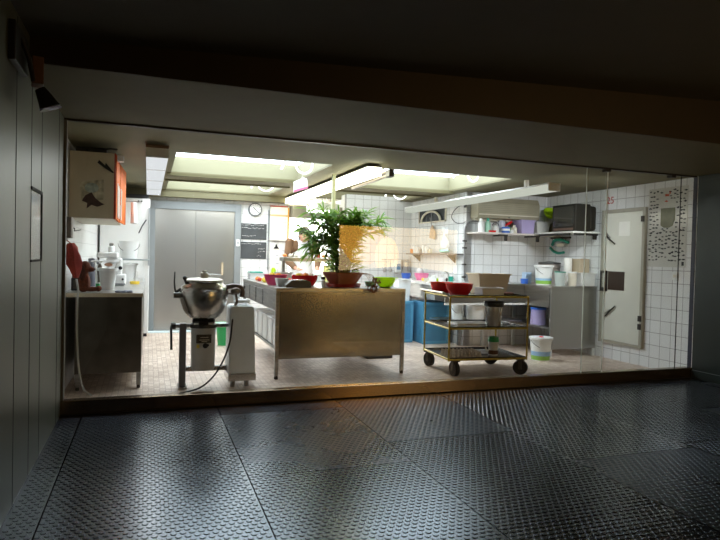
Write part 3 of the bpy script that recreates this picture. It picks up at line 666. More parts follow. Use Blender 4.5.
for k, y in enumerate((1.13, 1.42, 1.72, 2.02, 2.32)):
    if tubs is None:
        tubs = thing('flour_bin', '', 'bin', (IX0+.125, y, .296), 0, 'white bins under the island')
        MB().bb((-.085, -.11, 0), (.085, .11, .27)).build('body', WHITEP, tubs, bevel=.02)
        MB().bb((-.092, -.117, .27), (.092, .117, .288)).build('lid', WHITEP, tubs, bevel=.006)
        g = tubs
    else: g = dup(tubs, (IX0+.125, y, .296))
    g['label'] = ['white plastic bin under the island, nearest the glass', 'white bin under the island, second from the glass', 'white bin under the island, middle of the row', 'white bin under the island, second from the back', 'white bin under the island, furthest back'][k]
o = MB().bb((1.75, 1.8, .0), (2.1, 2.1, .0)).bm.free()
t = thing('drip_tray', 'flat black tray on the floor behind the island', 'tray', (2.72, 1.95, 0))
MB().bb((-.17, -.12, 0), (.17, .12, .05)).build('base', BLACKP, t, bevel=.006)
MB().bb((-.18, -.13, .05), (.18, .13, .06)).build('rim', BLACKP, t, bevel=.003)
# overshelf on the island back
t = thing('island_overshelf', 'raised steel shelf standing on the back of the island', 'shelf', (0, 0, 0))
MB().bb((1.70, 2.82, 1.172), (2.60, 3.08, 1.225)).build('board', STEEL, t, bevel=.003)
for x in (1.73, 2.57): MB().bb((x-.018, 2.93, .9225), (x+.018, 2.97, 1.172)).build('post', STEELD, t)
# things on the overshelf
ORD = ['leftmost of the row', 'second from left', 'third from left', 'fourth from left', 'fifth from left', 'sixth from left', 'seventh from left', 'eighth from left', 'third from right end', 'second from right end', 'rightmost behind the palm']
for k in range(11):
    x = 1.74+k*.078; mm = random.choice([ORANGEF, PAPER, YELLOW, OFFW, WHITEP, REDF])
    r_ = random.uniform(.022, .034)
    nm = {'orange_food': 'orange', 'paper': 'white bun', 'yellow_food': 'yellow bun', 'cream_plastic': 'cream roll', 'white_plastic': 'white egg', 'red_food': 'red apple'}[mm.name]
    o = MB().ball((0, 0, r_*.8), (r_, r_, r_*.8)).build(nm.replace(' ', '_'), mm, loc=(x, 2.93, 1.226), smooth=True)
    tag(o, '%s on the raised island shelf, %s' % (nm, ORD[k]), nm.split()[-1], 'food pieces on the island shelf')
# bowls on the island
def bowl(name, label, loc, r0, r1, h, m_, cat='bowl', rect=None, feet=False, ears=False, rz=0):
    t = thing(name, label, cat, loc, rz)
    sx, sy = rect or (1, 1)
    MB().lathe([(0, 0), (r0, 0), (r1*.97, h*.6), (r1, h-.006), (r1+.010, h-.004), (r1+.010, h), (r1-.004, h), (r1*.95, h*.6), (r0-.004, .005), (0, .005)], n=40, sx=sx, sy=sy).build('shell', m_, t, smooth=True)
    if ears:
        for s in (-1, 1): MB().box((s*(r1+.018)*sx, 0, h-.004), (.03, .06, .008)).build('grip', m_, t, bevel=.003)
    if feet: MB().lathe([(r0*.8, -.0), (r0*.8, .012), (r0*.6, .012)], n=24).build('foot_ring', m_, t)
    return t
bowl('pink_bowl', 'raspberry pink bowl at the left edge of the island', (1.325, 1.48, .923), .085, .125, .115, MAGENTA)
t = thing('white_tray_box', 'white tapered box between pink bowl and steel scoop', 'box', (1.325, 1.18, .923))
MB().lathe([(0, 0), (.06, 0), (.085, .085), (.08, .085), (.056, .005), (0, .005)], n=4).build('shell', WHITEP, t)
MB().bb((-.02, -.075, .02), (.0, -.062, .04)).build('clip', BLACKP, t)
t.rotation_euler[2] = R(45)
t = thing('steel_scoop_tray', 'brown-grey steel hopper tray at the island front corner', 'tray', (1.455, 1.03, .923))
MB().prism([(-.13, 0), (.14, 0), (.13, .06), (.085, .075), (-.07, .075), (-.13, .025)], -.07, .07).build('body', mat('brown_grey_tin', (.13, .115, .095), .45, .3), t, bevel=.004)
MB().bb((-.05, -.05, .072), (.08, .05, .079)).build('lid', STEELBROWN, t)
bowl('red_bowl', 'big red bowl of food left of the potted palm', (1.625, 1.38, .923), .10, .145, .115, RED)
bowl('lime_colander', 'lime green colander on the right end of island', (2.46, 1.08, .934), .07, .11, .10, LIME, cat='colander', ears=True)
for s_ in ((2.46, 1.08),):
    o = MB().lathe([(.0, 0), (.06, 0), (.06, .010), (0, .010)]).build('coaster', mat('brown_disc', (.12, .1, .04), .6), loc=(s_[0], s_[1], .9225)); tag(o, 'flat brown disc under the lime colander', 'coaster')
o = MB().lathe([(0, 0), (.05, 0), (.07, .055), (.065, .055), (.045, .004), (0, .004)]).build('green_dish', mat('sea_green', (.15, .40, .25), .3), loc=(2.37, 1.30, .923), smooth=True); tag(o, 'small sea-green dish between palm pot and lime colander', 'dish')
t = thing('spray_bottle', 'black and white spray bottle left of the palm pot', 'bottle', (1.79, 1.2, .923))
MB().lathe([(0, 0), (.025, 0), (.025, .05), (.012, .075), (0, .075)]).build('body', WHITEP, t, smooth=True)
MB().bb((-.028, -.012, .075), (.018, .012, .105)).build('spray_head', BLACKP, t, bevel=.004)
# countable food on the island and in bowls
fk = {'pepper': (YELLOW, .038), 'tomato': (REDF, .030), 'orange': (ORANGEF, .034), 'cabbage': (LEAF2, .045), 'bun': (OFFW, .036), 'onion': (PAPER, .030)}
def food(kind, x, y, z, where, grp):
    m_, r_ = fk[kind]
    t = thing(kind, where, kind, (x, y, z), random.uniform(0, 3), grp)
    MB().lathe([(0, 0), (r_*.6, .003), (r_, r_*.55), (r_*.98, r_*1.0), (r_*.6, r_*1.5), (r_*.15, r_*1.45), (0, r_*1.4)], n=16).build('flesh', m_, t, smooth=True)
    MB().tube([(0, 0, r_*1.35), (.003, 0, r_*1.7)], .003, n=5).build('stalk', GREENF, t)
spots = [('pepper', 1.28, 1.45, 1.0, 'yellow pepper in the pink bowl'), ('orange', 1.36, 1.50, 1.0, 'orange in the pink bowl'), ('pepper', 1.55, 1.35, 1.0, 'yellow pepper at left in the red bowl'), ('orange', 1.62, 1.32, 1.01, 'orange in the middle of the red bowl'), ('bun', 1.70, 1.40, 1.0, 'cream bun at right in the red bowl'), ('tomato', 1.60, 1.46, 1.01, 'red tomato at the back of the red bowl'),
 ('pepper', 1.31, 2.05, .923, 'yellow pepper on island left edge'), ('pepper', 1.34, 2.16, .923, 'yellow pepper behind another on island left edge'), ('tomato', 1.29, 2.28, .923, 'red tomato on the island left edge'), ('tomato', 1.36, 1.92, .923, 'red tomato beside yellow pepper behind pink bowl'), ('orange', 1.30, 2.45, .923, 'orange near the back of island left edge'),
 ('cabbage', 1.56, 2.1, .923, 'pale green cabbage behind the red bowl'), ('cabbage', 1.90, 2.3, .923, 'pale green cabbage behind the spray bottle'), ('onion', 1.68, 1.9, .923, 'white onion behind the red bowl'), ('pepper', 1.50, 1.80, .923, 'yellow pepper behind the pink bowl toward the centre'), ('bun', 1.78, 2.0, .923, 'cream bun behind the spray bottle'), ('tomato', 1.66, 2.25, .923, 'red tomato in the island middle behind an onion')]
for k_, x, y, z, w in spots: food(k_, x, y, z, w, 'food on the island')
def crate(name, label, loc, sz, m_, cat='tray', wall=.006, rz=0):
    t = thing(name, label, cat, loc, rz); w, d, h = sz
    MB().bb((-w/2, -d/2, 0), (w/2, d/2, .006)).bb((-w/2, -d/2, 0), (w/2, -d/2+wall, h)).bb((-w/2, d/2-wall, 0), (w/2, d/2, h)).bb((-w/2, -d/2, 0), (-w/2+wall, d/2, h)).bb((w/2-wall, -d/2, 0), (w/2, d/2, h)).build('tray_body', m_, t, bevel=.002)
    m = MB(); e = .010
    m.bb((-w/2-e, -d/2-e, h), (w/2+e, -d/2+wall, h+.008)).bb((-w/2-e, d/2-wall, h), (w/2+e, d/2+e, h+.008)).bb((-w/2-e, -d/2+wall, h), (-w/2+wall, d/2-wall, h+.008)).bb((w/2-wall, -d/2+wall, h), (w/2+e, d/2-wall, h+.008))
    m.build('rim', m_, t, bevel=.002)
    return t
crate('clear_box', 'clear box with green lid at back left of island', (1.36, 2.85, .923), (.22, .2, .08), CLEARW, 'box')
MB().bb((-.11, -.10, .088), (.06, .08, .105)).build('green_lid', TEAL, bpy.data.objects['clear_box'], bevel=.004)
t = thing('squeeze_bottle', 'tall lime squeeze bottle at the back of the island', 'bottle', (1.60, 2.98, .923))
MB().lathe([(0, 0), (.03, 0), (.03, .13), (.012, .16), (0, .16)]).build('body', LIME, t, smooth=True)
MB().lathe([(0, .16), (.012, .16), (.006, .20), (0, .20)]).build('nozzle', WHITEP, t, smooth=True)
crate('white_tray', 'white open tray behind the red bowl under raised shelf', (1.95, 2.5, .923), (.34, .2, .09), WHITEP)
crate('steel_tray', 'steel gastro tray under the raised island shelf', (1.66, 2.62, .923), (.2, .16, .10), STEEL)
o = MB().bb((2.22, 2.62, .923), (2.40, 2.72, 1.13)).build('yellow_carton', mat('yellow_card', (.80, .75, .25), .6), bevel=.003); tag(o, 'yellow carton on the island behind the palm', 'carton')

# ------------------------------------------------------------------ potted palm
PX, PY, PZ = 2.02, 1.24, .923
t = thing('potted_palm', 'bushy palm in a terracotta bowl on the island', 'plant', (PX, PY, PZ), 0)
MB().lathe([(0, 0), (.19, 0), (.205, .035), (.198, .035), (.185, .006), (0, .006)], n=36).build('saucer', SAUCER, t, smooth=True)
MB().lathe([(0, .008), (.13, .008), (.175, .07), (.215, .135), (.228, .14), (.228, .155), (.205, .155), (.16, .07), (0, .03)], n=36).build('pot', TERRA, t, smooth=True)
MB().lathe([(0, .145), (.10, .142), (.204, .135)], n=28).build('soil', SOIL, t, smooth=True)
st = MB(); lf = MB(); lf2 = MB()
rnd = random.Random(21)
def leaf(mb, p, d, L, W):
    d = d.normalized(); side = d.cross(Vector((0, 0, 1)))
    if side.length < .05: side = Vector((1, 0, 0))
    side.normalize(); n = side.cross(d); prev = None; k = 4
    tw = rnd.uniform(-.6, .6); side = (side*math.cos(tw)+n*math.sin(tw)).normalized()
    for i in range(k+1):
        s = i/k; w = W*math.sin(PI*min(1, .12+s*.88))**.8*(1 if i < k else 0)
        c = p+d*(L*s)+Vector((0, 0, -1))*(L*.38*s*s)
        cur = (mb.bm.verts.new(c-side*w), mb.bm.verts.new(c+n*w*.25), mb.bm.verts.new(c+side*w))
        if prev:
            mb.bm.faces.new([prev[0], prev[1], cur[1], cur[0]]); mb.bm.faces.new([prev[1], prev[2], cur[2], cur[1]])
        prev = cur
# (tip point, base offset, spread) stems in local coordinates
stems = []
for k in range(34):
    a = rnd.uniform(0, 2*PI); rr = rnd.uniform(.02, .12)
    hgt = rnd.uniform(.28, .66); out = rnd.uniform(.12, .38)*(1 if math.cos(a) < 0 else .65)
    stems.append(((rr*math.cos(a), rr*math.sin(a)*.8, .14), (out*math.cos(a)*1.1, out*math.sin(a)*.8, .14+hgt), rnd.uniform(.0, .10)))
stems += [((-.05, 0, .14), (-.46, .02, .62), .07), ((-.05, 0, .14), (-.40, -.06, .80), .05), ((.04, -.02, .14), (.50, -.02, .66), .07), ((-.06, -.03, .14), (-.38, -.02, .36), .06), ((-.04, 0, .14), (-.30, .03, .50), .04), ((.06, 0, .14), (.43, .0, .76), .06), ((.05, .02, .14), (.28, .05, .82), .02), ((.03, -.02, .14), (.36, -.05, .70), .03), ((-.03, 0, .14), (-.34, 0, .72), .05), ((-.05, .02, .14), (-.22, .05, .83), .02), ((-.02, -.03, .14), (-.42, -.04, .56), .06), ((-.04, -.03, .14), (-.36, -.1, .46), .07), ((-.02, 0, .14), (-.12, 0, .80), .01), ((.0, .03, .14), (.05, .0, .74), .01), ((.02, 0, .14), (-.28, -.06, .64), .05)]
for b0, tp, sag in stems:
    b0, tp = Vector(b0), Vector(tp)
    mid = (b0+tp)/2+Vector((-(tp.x-b0.x)*.25, -(tp.y-b0.y)*.25, .05+sag))
    pts = bez([b0, mid, tp], 8); st.tube(pts, .0045, n=5, r1=.002)
    N = len(pts)
    for i in range(int(N*.45), N):
        p = pts[i]; d = (pts[min(i+1, N-1)]-pts[i-1]).normalized()
        sd = d.cross(Vector((0, 0, 1))); sd = sd.normalized() if sd.length > .05 else Vector((1, 0, 0))
        for s in (-1, 1):
            for rep in range(2 if i > N*.75 else 1):
                dr = d*rnd.uniform(.2, .9)+sd*s*rnd.uniform(.4, 1.)+Vector((rnd.uniform(-.3, .3), rnd.uniform(-.3, .3), rnd.uniform(-.25, .35)))
                leaf(lf2 if rnd.random() < .22 else lf, p, dr, rnd.uniform(.13, .24), rnd.uniform(.009, .016))
    for q in range(5):
        leaf(lf, tp, Vector((rnd.uniform(-1, 1), rnd.uniform(-1, 1), rnd.uniform(-.2, .8))), rnd.uniform(.14, .22), .010)
for k in range(260):   # low bushy growth
    a = rnd.uniform(0, 2*PI); rr = rnd.uniform(.02, .16); p = Vector((rr*math.cos(a), rr*math.sin(a), .15+rnd.uniform(0, .22)))
    leaf(lf if rnd.random() < .7 else lf2, p, Vector((math.cos(a), math.sin(a), rnd.uniform(.2, 1.4))), rnd.uniform(.10, .19), rnd.uniform(.008, .015))
st.build('stems', STEM, t, smooth=True); lf.build('foliage', LEAF, t); lf2.build('young_foliage', LEAF2, t)
dm = MB()
for k in range(80):
    p = Vector((rnd.uniform(.14, .27), rnd.uniform(-.41, -.37), rnd.uniform(-.02, .12)))
    leaf(dm, p, Vector((rnd.uniform(-1, 1), rnd.uniform(-.6, .0), rnd.uniform(-1, .5))), rnd.uniform(.025, .05), .009)
for k in range(5): dm.tube(bez([(.12+.02*k, -.16, .155), (.17+.02*k, -.28, .13), (.19+.015*k, -.38, .04), (.19+.015*k, -.395, -.03-.01*k)], 5), .002, n=5)
dm.build('dry_trailing_sprigs', DRY, t)

# ------------------------------------------------------------------ back wall things
t = thing('wall_clock', 'round white clock with dark rim on back tiles', 'clock', (1.67, 4.965, 2.0))
MB().cyl((0, -.035, 0), (0, 0, 0), .112, n=40).build('case', mat('charcoal_rim', (.10, .11, .12), .4), t, smooth=True)
MB().cyl((0, -.038, 0), (0, -.034, 0), .095, n=40).build('dial', WHITE, t)
m = MB()
for k in range(12):
    a = k*PI/6; m.box((.08*math.sin(a), -.039, .08*math.cos(a)), (.006, .002, .018), M=None)
m.build('hour_marks', INK, t)
m = MB(); m.box((0, 0, 0), (.008, .002, .12), M=Matrix.Translation((.028, -.041, -.03)) @ Matrix.Rotation(R(-48), 4, 'Y') @ Matrix.Identity(4)); m.build('minute_hand', INK, t)
m = MB(); m.box((0, 0, 0), (.010, .002, .06), M=Matrix.Translation((-.014, -.041, .014)) @ Matrix.Rotation(R(-48), 4, 'Y')); m.build('hour_hand', INK, t)
for k, (z0, z1) in enumerate(((1.50, 1.765), (1.18, 1.46))):
    t = thing('chalkboard', ['upper chalkboard with scribbles on the back tiles', 'lower chalkboard with scribbles on the back tiles'][k], 'chalkboard', (1.655, 4.9695, 0), 0, 'chalkboards on the back wall')
    MB().bb((-.215, -.012, z0), (.215, 0, z1)).build('board', CHALK, t, bevel=.002)
    m = MB(); rr = random.Random(3+k)
    rows = ((.24, -.20, .15), (.19, -.20, .17), (.06, -.19, .04)) if k == 0 else ((.25, -.20, .12), (.17, .08, .18), (.12, .07, .17), (.05, .06, .13))
    for dz, xa, xb in rows:
        x = xa
        while x < xb:
            w = rr.uniform(.01, .03); m.box((x+w/2, -.0135, z0+dz+rr.uniform(-.008, .008)), (w, .002, rr.uniform(.003, .009))); x += w+rr.uniform(.004, .014)
    m.build('chalk_writing', CHALKW, t)
o = MB().tube([(1.90, 4.955, 1.0), (1.90, 4.955, 2.0)], .008).build('wall_conduit', GREYFRAME); tag(o, 'thin grey upright conduit right of the chalkboards', 'conduit')
t = thing('wall_planner', 'tall white planner with orange side edge on back wall', 'planner', (2.05, 4.965, 0))
MB().bb((-.13, -.05, 1.50), (.165, 0, 2.06)).build('board', PAPER, t)
MB().bb((-.13, -.052, 1.90), (.165, -.05, 1.93)).build('header_band', mat('tan_band', (.7, .5, .25), .6), t)
MB().bb((.165, -.055, 1.50), (.19, 0, 2.05)).build('side_edge', mat('orange_wood', (.85, .42, .08), .5), t)
MB().bb((-.13, -.055, 2.06), (.17, 0, 2.08)).build('top_edge', mat('red_strip', (.45, .06, .03), .5), t)
m = MB()
for z in (1.86, 1.80, 1.74, 1.68, 1.62, 1.56): m.bb((-.11, -.0525, z), (.14, -.0505, z+.004))
m.build('ruled_lines', mat('pale_lines', (.55, .55, .5), .8), t)
t = thing('clipboard', 'white sheet under a black bulldog clip on back wall', 'clipboard', (2.03, 4.9695, 0))
MB().bb((-.09, -.008, 1.01), (.11, 0, 1.42)).build('sheet', PAPER, t)
MB().prism([(-.04, 1.36), (.06, 1.36), (.025, 1.40), (.02, 1.43), (0, 1.43), (-.005, 1.40)], -.025, -.008).build('clip', BLACKP, t)
m = MB()
for z, w in ((1.30, .03), (1.24, .05), (1.18, .04), (1.10, .06)): m.bb((.0, -.0095, z), (w, -.008, z+.01))
m.build('handwriting', mat('blue_ink', (.35, .38, .5), .7), t)
# person
t = thing('person', 'person in brown jumper and white apron bent over work', 'person', (2.30, 4.25, 0), R(0))
m = MB()
def limb(m, pts, rs):
    for (a, b), (ra, rb) in zip(zip(pts, pts[1:]), zip(rs, rs[1:])):
        a, b = Vector(a), Vector(b); m.cyl(a, b, ra, rb, n=14); m.ball(b, rb, seg=12); m.ball(a, ra, seg=12)
limb(m, [(-.09, .05, .92), (-.10, .02, .50), (-.10, .06, .10)], [.085, .06, .042]); limb(m, [(.09, .05, .92), (.10, .02, .50), (.10, .06, .10)], [.085, .06, .042])
m.ball((-.10, .0, .05), (.045, .12, .045)); m.ball((.10, .0, .05), (.045, .12, .045))
m.ball((0, .04, .98), (.16, .12, .13)); m.ball((0, .02, 1.18), (.14, .10, .18)); m.ball((0, -.02, 1.38), (.18, .11, .14)); limb(m, [(0, -.05, 1.44), (0, -.12, 1.51)], [.06, .055])
m.ball((0, -.18, 1.57), (.078, .10, .105)); m.ball((0, -.24, 1.525), (.055, .05, .06)); m.ball((0, -.288, 1.54), (.012, .016, .018), seg=8)
for s in (-1, 1):
    limb(m, [(s*.19, -.01, 1.45), (s*.25, -.10, 1.18), (s*.17, -.33, 1.06)], [.058, .045, .03])
    m.ball((s*.15, -.38, 1.05), (.035, .05, .018))
    for f in range(4): limb(m, [(s*(.125+.018*f), -.42, 1.05), (s*(.12+.017*f), -.455, 1.045), (s*(.12+.016*f), -.475-.004*(f in (1, 2)), 1.028)], [.0095, .009, .008])
    limb(m, [(s*.125, -.37, 1.045), (s*.095, -.40, 1.04), (s*.085, -.425, 1.035)], [.011, .010, .009])
    m.ball((s*.078, -.18, 1.565), (.012, .02, .028), seg=8)
m.build('body', SKIN, t, remesh=.0075)
m = MB(); m.ball((0, .05, .98), (.175, .135, .14)); m.ball((0, .03, 1.18), (.158, .118, .19)); m.ball((0, -.015, 1.38), (.20, .125, .145))
for s in (-1, 1): limb(m, [(s*.19, -.01, 1.45), (s*.25, -.10, 1.18), (s*.18, -.30, 1.07)], [.075, .060, .043])
m.build('jumper', SWEATER, t, remesh=.010)
m = MB()
for s in (-1, 1): limb(m, [(s*.09, .05, .92), (s*.10, .02, .50), (s*.10, .06, .11)], [.10, .078, .06])
m.ball((0, .05, .95), (.178, .138, .11)); m.build('trousers', TROUSER, t, remesh=.012)
m = MB()
g = []
for z, w, y in ((1.50, .10, -.155), (1.42, .13, -.165), (1.30, .15, -.16), (1.15, .17, -.145), (1.0, .19, -.145), (.8, .20, -.15), (.55, .21, -.15)):
    g.append([m.bm.verts.new((w*u, y+.10*u*u, z)) for u in (-1, -.6, -.2, .2, .6, 1)])
for a, b in zip(g, g[1:]):
    for i in range(5): m.bm.faces.new([a[i], a[i+1], b[i+1], b[i]])
ap = m.build('apron', APRON, t, smooth=True); so = ap.modifiers.new('s', 'SOLIDIFY'); so.thickness = .008
MB().tube([(-.09, -.15, 1.50), (-.085, -.04, 1.545), (0, .05, 1.55), (.085, -.04, 1.545), (.09, -.15, 1.50)], .008).build('neck_strap', APRON, ap)
m = MB(); m.ball((0, -.165, 1.615), (.092, .115, .095)); m.ball((0, -.10, 1.57), (.088, .07, .09)); m.ball((.08, -.09, 1.50), (.035, .045, .06)); m.ball((0, -.245, 1.635), (.07, .04, .035)); m.build('hair', HAIR, t, remesh=.008)
for s in (-1, 1): MB().ball((s*.030, -.272, 1.557), (.008, .006, .004), seg=8).build('eye', BLACKP, t)
MB().ball((0, -.283, 1.508), (.02, .006, .005), seg=10).build('mouth', mat('lip', (.5, .12, .10), .5), t)

# work table the person stands at, in the opening
t = thing('prep_table', 'white prep table below the person behind the island', 'table', (2.45, 3.72, 0))
MB().bb((-.5, -.2, .90), (.55, .25, .94)).build('worktop', WHITE, t, bevel=.003)
for x, y in ((-.46, -.17), (.51, -.17), (-.46, .21), (.51, .21)): MB().bb((x-.02, y-.02, 0), (x+.02, y+.02, .90)).build('leg', STEELD, t)
# ------------------------------------------------------------------ far right kitchen parts
t = thing('vent_grille', 'dark vent opening with curved white pipe on side wall', 'vent', (4.32, 3.69, 1.95))
MB().bb((-.006, -.46, -.095), (0, .46, .10)).build('panel', mat('vent_dark', (.03, .035, .045), .4), t)
MB().bb((-.02, -.48, .10), (0, .48, .12)).bb((-.02, -.48, -.115), (0, .48, -.095)).bb((-.02, -.48, -.115), (0, -.46, .12)).bb((-.02, .46, -.115), (0, .48, .12)).build('frame', OFFW, t)
MB().tube([(-.035, .34*math.cos(a), -.10+.165*math.sin(a)) for a in [PI*i/14 for i in range(15)]], .018).build('hoop', OFFW, t, smooth=True)
MB().bb((-.012, -.01, -.095), (-.004, .01, .10)).bb((-.012, .2, -.095), (-.004, .215, .10)).build('bar', GREYFRAME, t)
# wall shelf under it with jars
t = thing('side_shelf', 'narrow shelf of pots on the side wall under the vent', 'shelf', (4.32, 3.5, 1.315))
MB().bb((-.16, -.85, 0), (-.002, .85, .022)).build('board', mat('dark_wood_shelf', (.10, .08, .07), .5), t)
for y in (-.6, .6): MB().prism([(-.15, 0), (0, 0), (0, -.12)], y-.01, y+.01).build('bracket', DARKMETAL, t)
jc = [('orange jar', ORANGEF), ('white jar', WHITEP), ('white bowl stack', WHITE), ('steel cup', STEEL), ('white mug', WHITEP), ('white tall jar', WHITE), ('cream cup', OFFW)]
for k, (nm, mm) in enumerate(jc):
    y = 4.24-k*.115; h_ = .07+.03*((k*5) % 3)
    t = thing(nm.replace(' ', '_'), '%s on the side-wall shelf, %s of the row' % (nm, ['far end', 'second', 'third', 'middle', 'fifth', 'sixth', 'near end'][k]), nm.split()[-1], (4.23, y, 1.338))
    MB().lathe([(0, 0), (.032, 0), (.036, h_), (.031, h_), (.028, .005), (0, .005)], n=20).build('body', mm, t, smooth=True)
    if k in (4, 6): MB().tube(arc((.0, -.036, h_*.5), .02, 90, 270, 8, 'yz'), .004, n=6).build('handle', mm, t)
t = thing('clear_bag', 'clear plastic bag with teal base on near end of shelf', 'bag', (4.215, 3.05, 1.338))
m = MB(); m.ball((0, 0, .13), (.06, .12, .12)); m.ball((0, .02, .28), (.02, .03, .10)); m.ball((0, .05, .36), (.04, .06, .05)); m.ball((0, -.06, .34), (.02, .03, .08)); m.build('film', CLEARW, t, remesh=.012)
MB().ball((0, 0, .035), (.062, .122, .032)).build('base', mat('aqua', (.35, .75, .65), .4), t, smooth=True)
t = thing('hanging_paddle', 'tan paddle hanging above the side-wall shelf', 'paddle', (4.30, 3.62, 1.56))
MB().prism([(-.10, 0), (.09, .03), (.05, .19), (-.02, .23), (-.12, .10)], -.02, -.008, ax='x').build('blade', mat('tan_board', (.55, .38, .24), .5), t)
MB().tube([(-.014, .01, .2), (-.012, .06, .30), (-.005, .11, .36)], .006).build('handle', STEELD, t)
# utensils hanging on the far wall
t = thing('utensil_rail', 'rail with dangling utensils on the far tiled wall', 'rail', (3.98, 4.497, 1.22))
MB().cyl((-.2, -.03, 0), (.30, -.03, 0), .006, n=8).bb((-.2, -.035, -.006), (-.19, 0, .006)).bb((.29, -.035, -.006), (.30, 0, .006)).build('bar', STEELD, t)
ut = [('ladle', -.15), ('sieve', -.05), ('spatula', .06), ('ladle', .16), ('spatula', .25)]
for k, (nm, x) in enumerate(ut):
    u = thing(nm, 'steel %s hanging from the far wall rail, %s from the left' % (nm, ['first', 'second', 'third', 'fourth', 'fifth'][k]), nm, (3.98+x, 4.461, 1.218))
    MB().tube([(0, 0, 0), (0, 0, -.14)], .004, n=6).build('handle', STEELD, u)
    if nm == 'spatula': MB().bb((-.03, -.002, -.24), (.03, .002, -.14)).build('blade', STEEL, u)
    else: MB().ball((0, 0, -.18), (.035, .03, .035)).build('bowl', STEEL, u, smooth=True)
t = thing('wall_dispenser', 'blue and white dispenser on the far wall above counter', 'dispenser', (4.06, 4.498, 1.0))
MB().bb((-.05, -.09, 0), (.05, 0, .22)).build('body', WHITEP, t, bevel=.01)
MB().bb((-.035, -.095, .05), (.035, -.088, .15)).build('window', mat('slate_blue', (.14, .26, .42), .4), t)
t = thing('grey_wall_box', 'grey upright box on the far wall beside the dispenser', 'box', (4.20, 4.498, 1.0))
MB().bb((-.05, -.08, -.04), (.05, 0, .22)).build('body', mat('warm_grey', (.38, .36, .35), .5), t, bevel=.01)
MB().bb((-.03, -.085, .10), (.03, -.079, .18)).build('front', OFFW, t)
# sink counter along the side wall, and steel counter in the alcove
t = thing('sink_counter', 'white-topped steel sink counter along the side wall', 'counter', (0, 0, 0))
MB().bb((3.84, 2.61, .87), (4.318, 4.45, .905)).build('worktop', WHITE, t, bevel=.004)
MB().bb((3.86, 2.63, .66), (4.30, 4.45, .87)).build('body', STEEL, t, bevel=.003)
for x, y in ((3.88, 4.4), (4.28, 4.4), (4.28, 2.66)): MB().bb((x-.02, y-.02, 0), (x+.02, y+.02, .66)).build('leg', STEELD, t)
MB().tube(bez([(4.24, 2.95, .905), (4.24, 2.95, 1.03), (4.17, 2.95, 1.06), (4.12, 2.95, .99)], 6), .010).build('tap', STEEL, t, smooth=True)
MB().ball((4.24, 3.0, .94), (.02, .02, .03)).build('tap_knob', BLACKP, t, smooth=True)
t = thing('alcove_counter', 'steel L-shaped counter with shelf in the right alcove', 'counter', (0, 0, 0))
m = MB().prism([(3.72, 2.06), (4.96, 2.06), (4.96, 1.47), (5.705, 1.47), (5.705, 2.595), (3.72, 2.595)], .905, .932, ax='z'); m.build('worktop', STEEL, t, bevel=.003)
MB().bb((3.73, 2.07, .655), (4.97, 2.085, .905)).build('rear_fascia', STEEL, t)
MB().bb((3.72, 2.055, .640), (4.975, 2.08, .662)).build('fascia_lip', WHITE, t)
MB().bb((4.97, 1.52, .645), (4.985, 2.085, .905)).build('side_fascia', STEEL, t)
MB().bb((4.965, 1.475, .10), (5.70, 1.50, .905)).build('end_panel', STEELDOOR, t, bevel=.002)
MB().bb((4.98, 1.51, .36), (5.69, 2.58, .385)).build('lower_shelf', STEEL, t)
MB().bb((3.76, 2.12, .40), (4.98, 2.58, .425)).build('lower_shelf', STEEL, t)
for x, y in ((4.985, 1.495), (5.68, 1.495), (5.12, 2.54), (4.62, 2.57), (5.68, 2.57)): MB().bb((x-.018, y-.018, 0), (x+.018, y+.018, .10 if y < 1.5 else .905)).build('leg', GREYPAINT, t)
bowl('pink_basin', 'bright pink basin on the sink counter', (4.12, 3.62, .906), .075, .115, .115, PINK, cat='basin')
bowl('blue_basin', 'small deep blue basin behind the pink one on sink counter', (4.02, 4.0, .906), .06, .078, .10, BLUE, cat='basin')
o = MB().ball((0, 0, .05), (.06, .05, .06)).build('crumpled_bag', WHITEP, loc=(4.10, 3.64, .995), smooth=True); tag(o, 'crumpled white bag sitting in the pink basin', 'bag')
for k, (x, y, m_, nm, lb) in enumerate(((4.2, 3.2, LIME, 'sponge', 'lime sponge on sink counter right of pink basin'), (4.0, 3.3, YELLOW, 'lemon', 'yellow lemon in front of the pink basin'))):
    o = MB().ball((0, 0, .025), (.035, .03, .025)).build(nm, m_, loc=(x, y, .906), smooth=True); tag(o, lb, nm)
for k, (x, y, h_, m_) in enumerate(((4.10, 3.15, .10, WHITE), (3.95, 2.95, .08, WHITEP), (4.22, 2.83, .09, TEAL), (4.05, 2.82, .07, CLEARW), (3.85, 2.9, .06, OFFW))):
    t = thing('washed_cup', ['white cup upside down near the pink basin', 'white plastic cup at front of the sink counter', 'teal cup by the pipe corner of sink counter', 'clear cup at the near end of sink counter', 'cream cup at the sink counter front edge'][k], 'cup', (x, y, .906), 0, 'cups on the sink counter')
    MB().lathe([(0, 0), (.032, 0), (.04, h_), (.036, h_), (.028, .004), (0, .004)], n=20).build('body', m_, t, smooth=True)
    MB().tube(arc((.036, 0, h_*.5), .02, 90, -90, 6), .004, n=6).build('handle', m_, t)
t = thing('blue_crate', 'blue stacked crate on the floor right of the island', 'crate', (4.02, 3.30, 0), 0)
def crate_big(t, w=.40, d=.5, h=.60):
    MB().bb((-w/2, -d/2, 0), (w/2, d/2, h)).build('shell', CRATE, t, bevel=.01)
    m = MB()
    m.bb((-w/2-.012, -d/2-.012, h-.03), (w/2+.012, -d/2, h+.01)).bb((-w/2-.012, -d/2-.012, 0), (-w/2+.03, -d/2, h)).bb((w/2-.03, -d/2-.012, 0), (w/2+.012, -d/2, h)).bb((-w/2, -d/2-.012, 0), (w/2, -d/2, .04))
    m.build('ribs', mat('crate_rib', (.10, .33, .52), .45), t, bevel=.003)
    MB().bb((-w/2+.0, -d/2+.01, h), (w/2, d/2-.01, h+.012)).build('lid', CRATE, t)
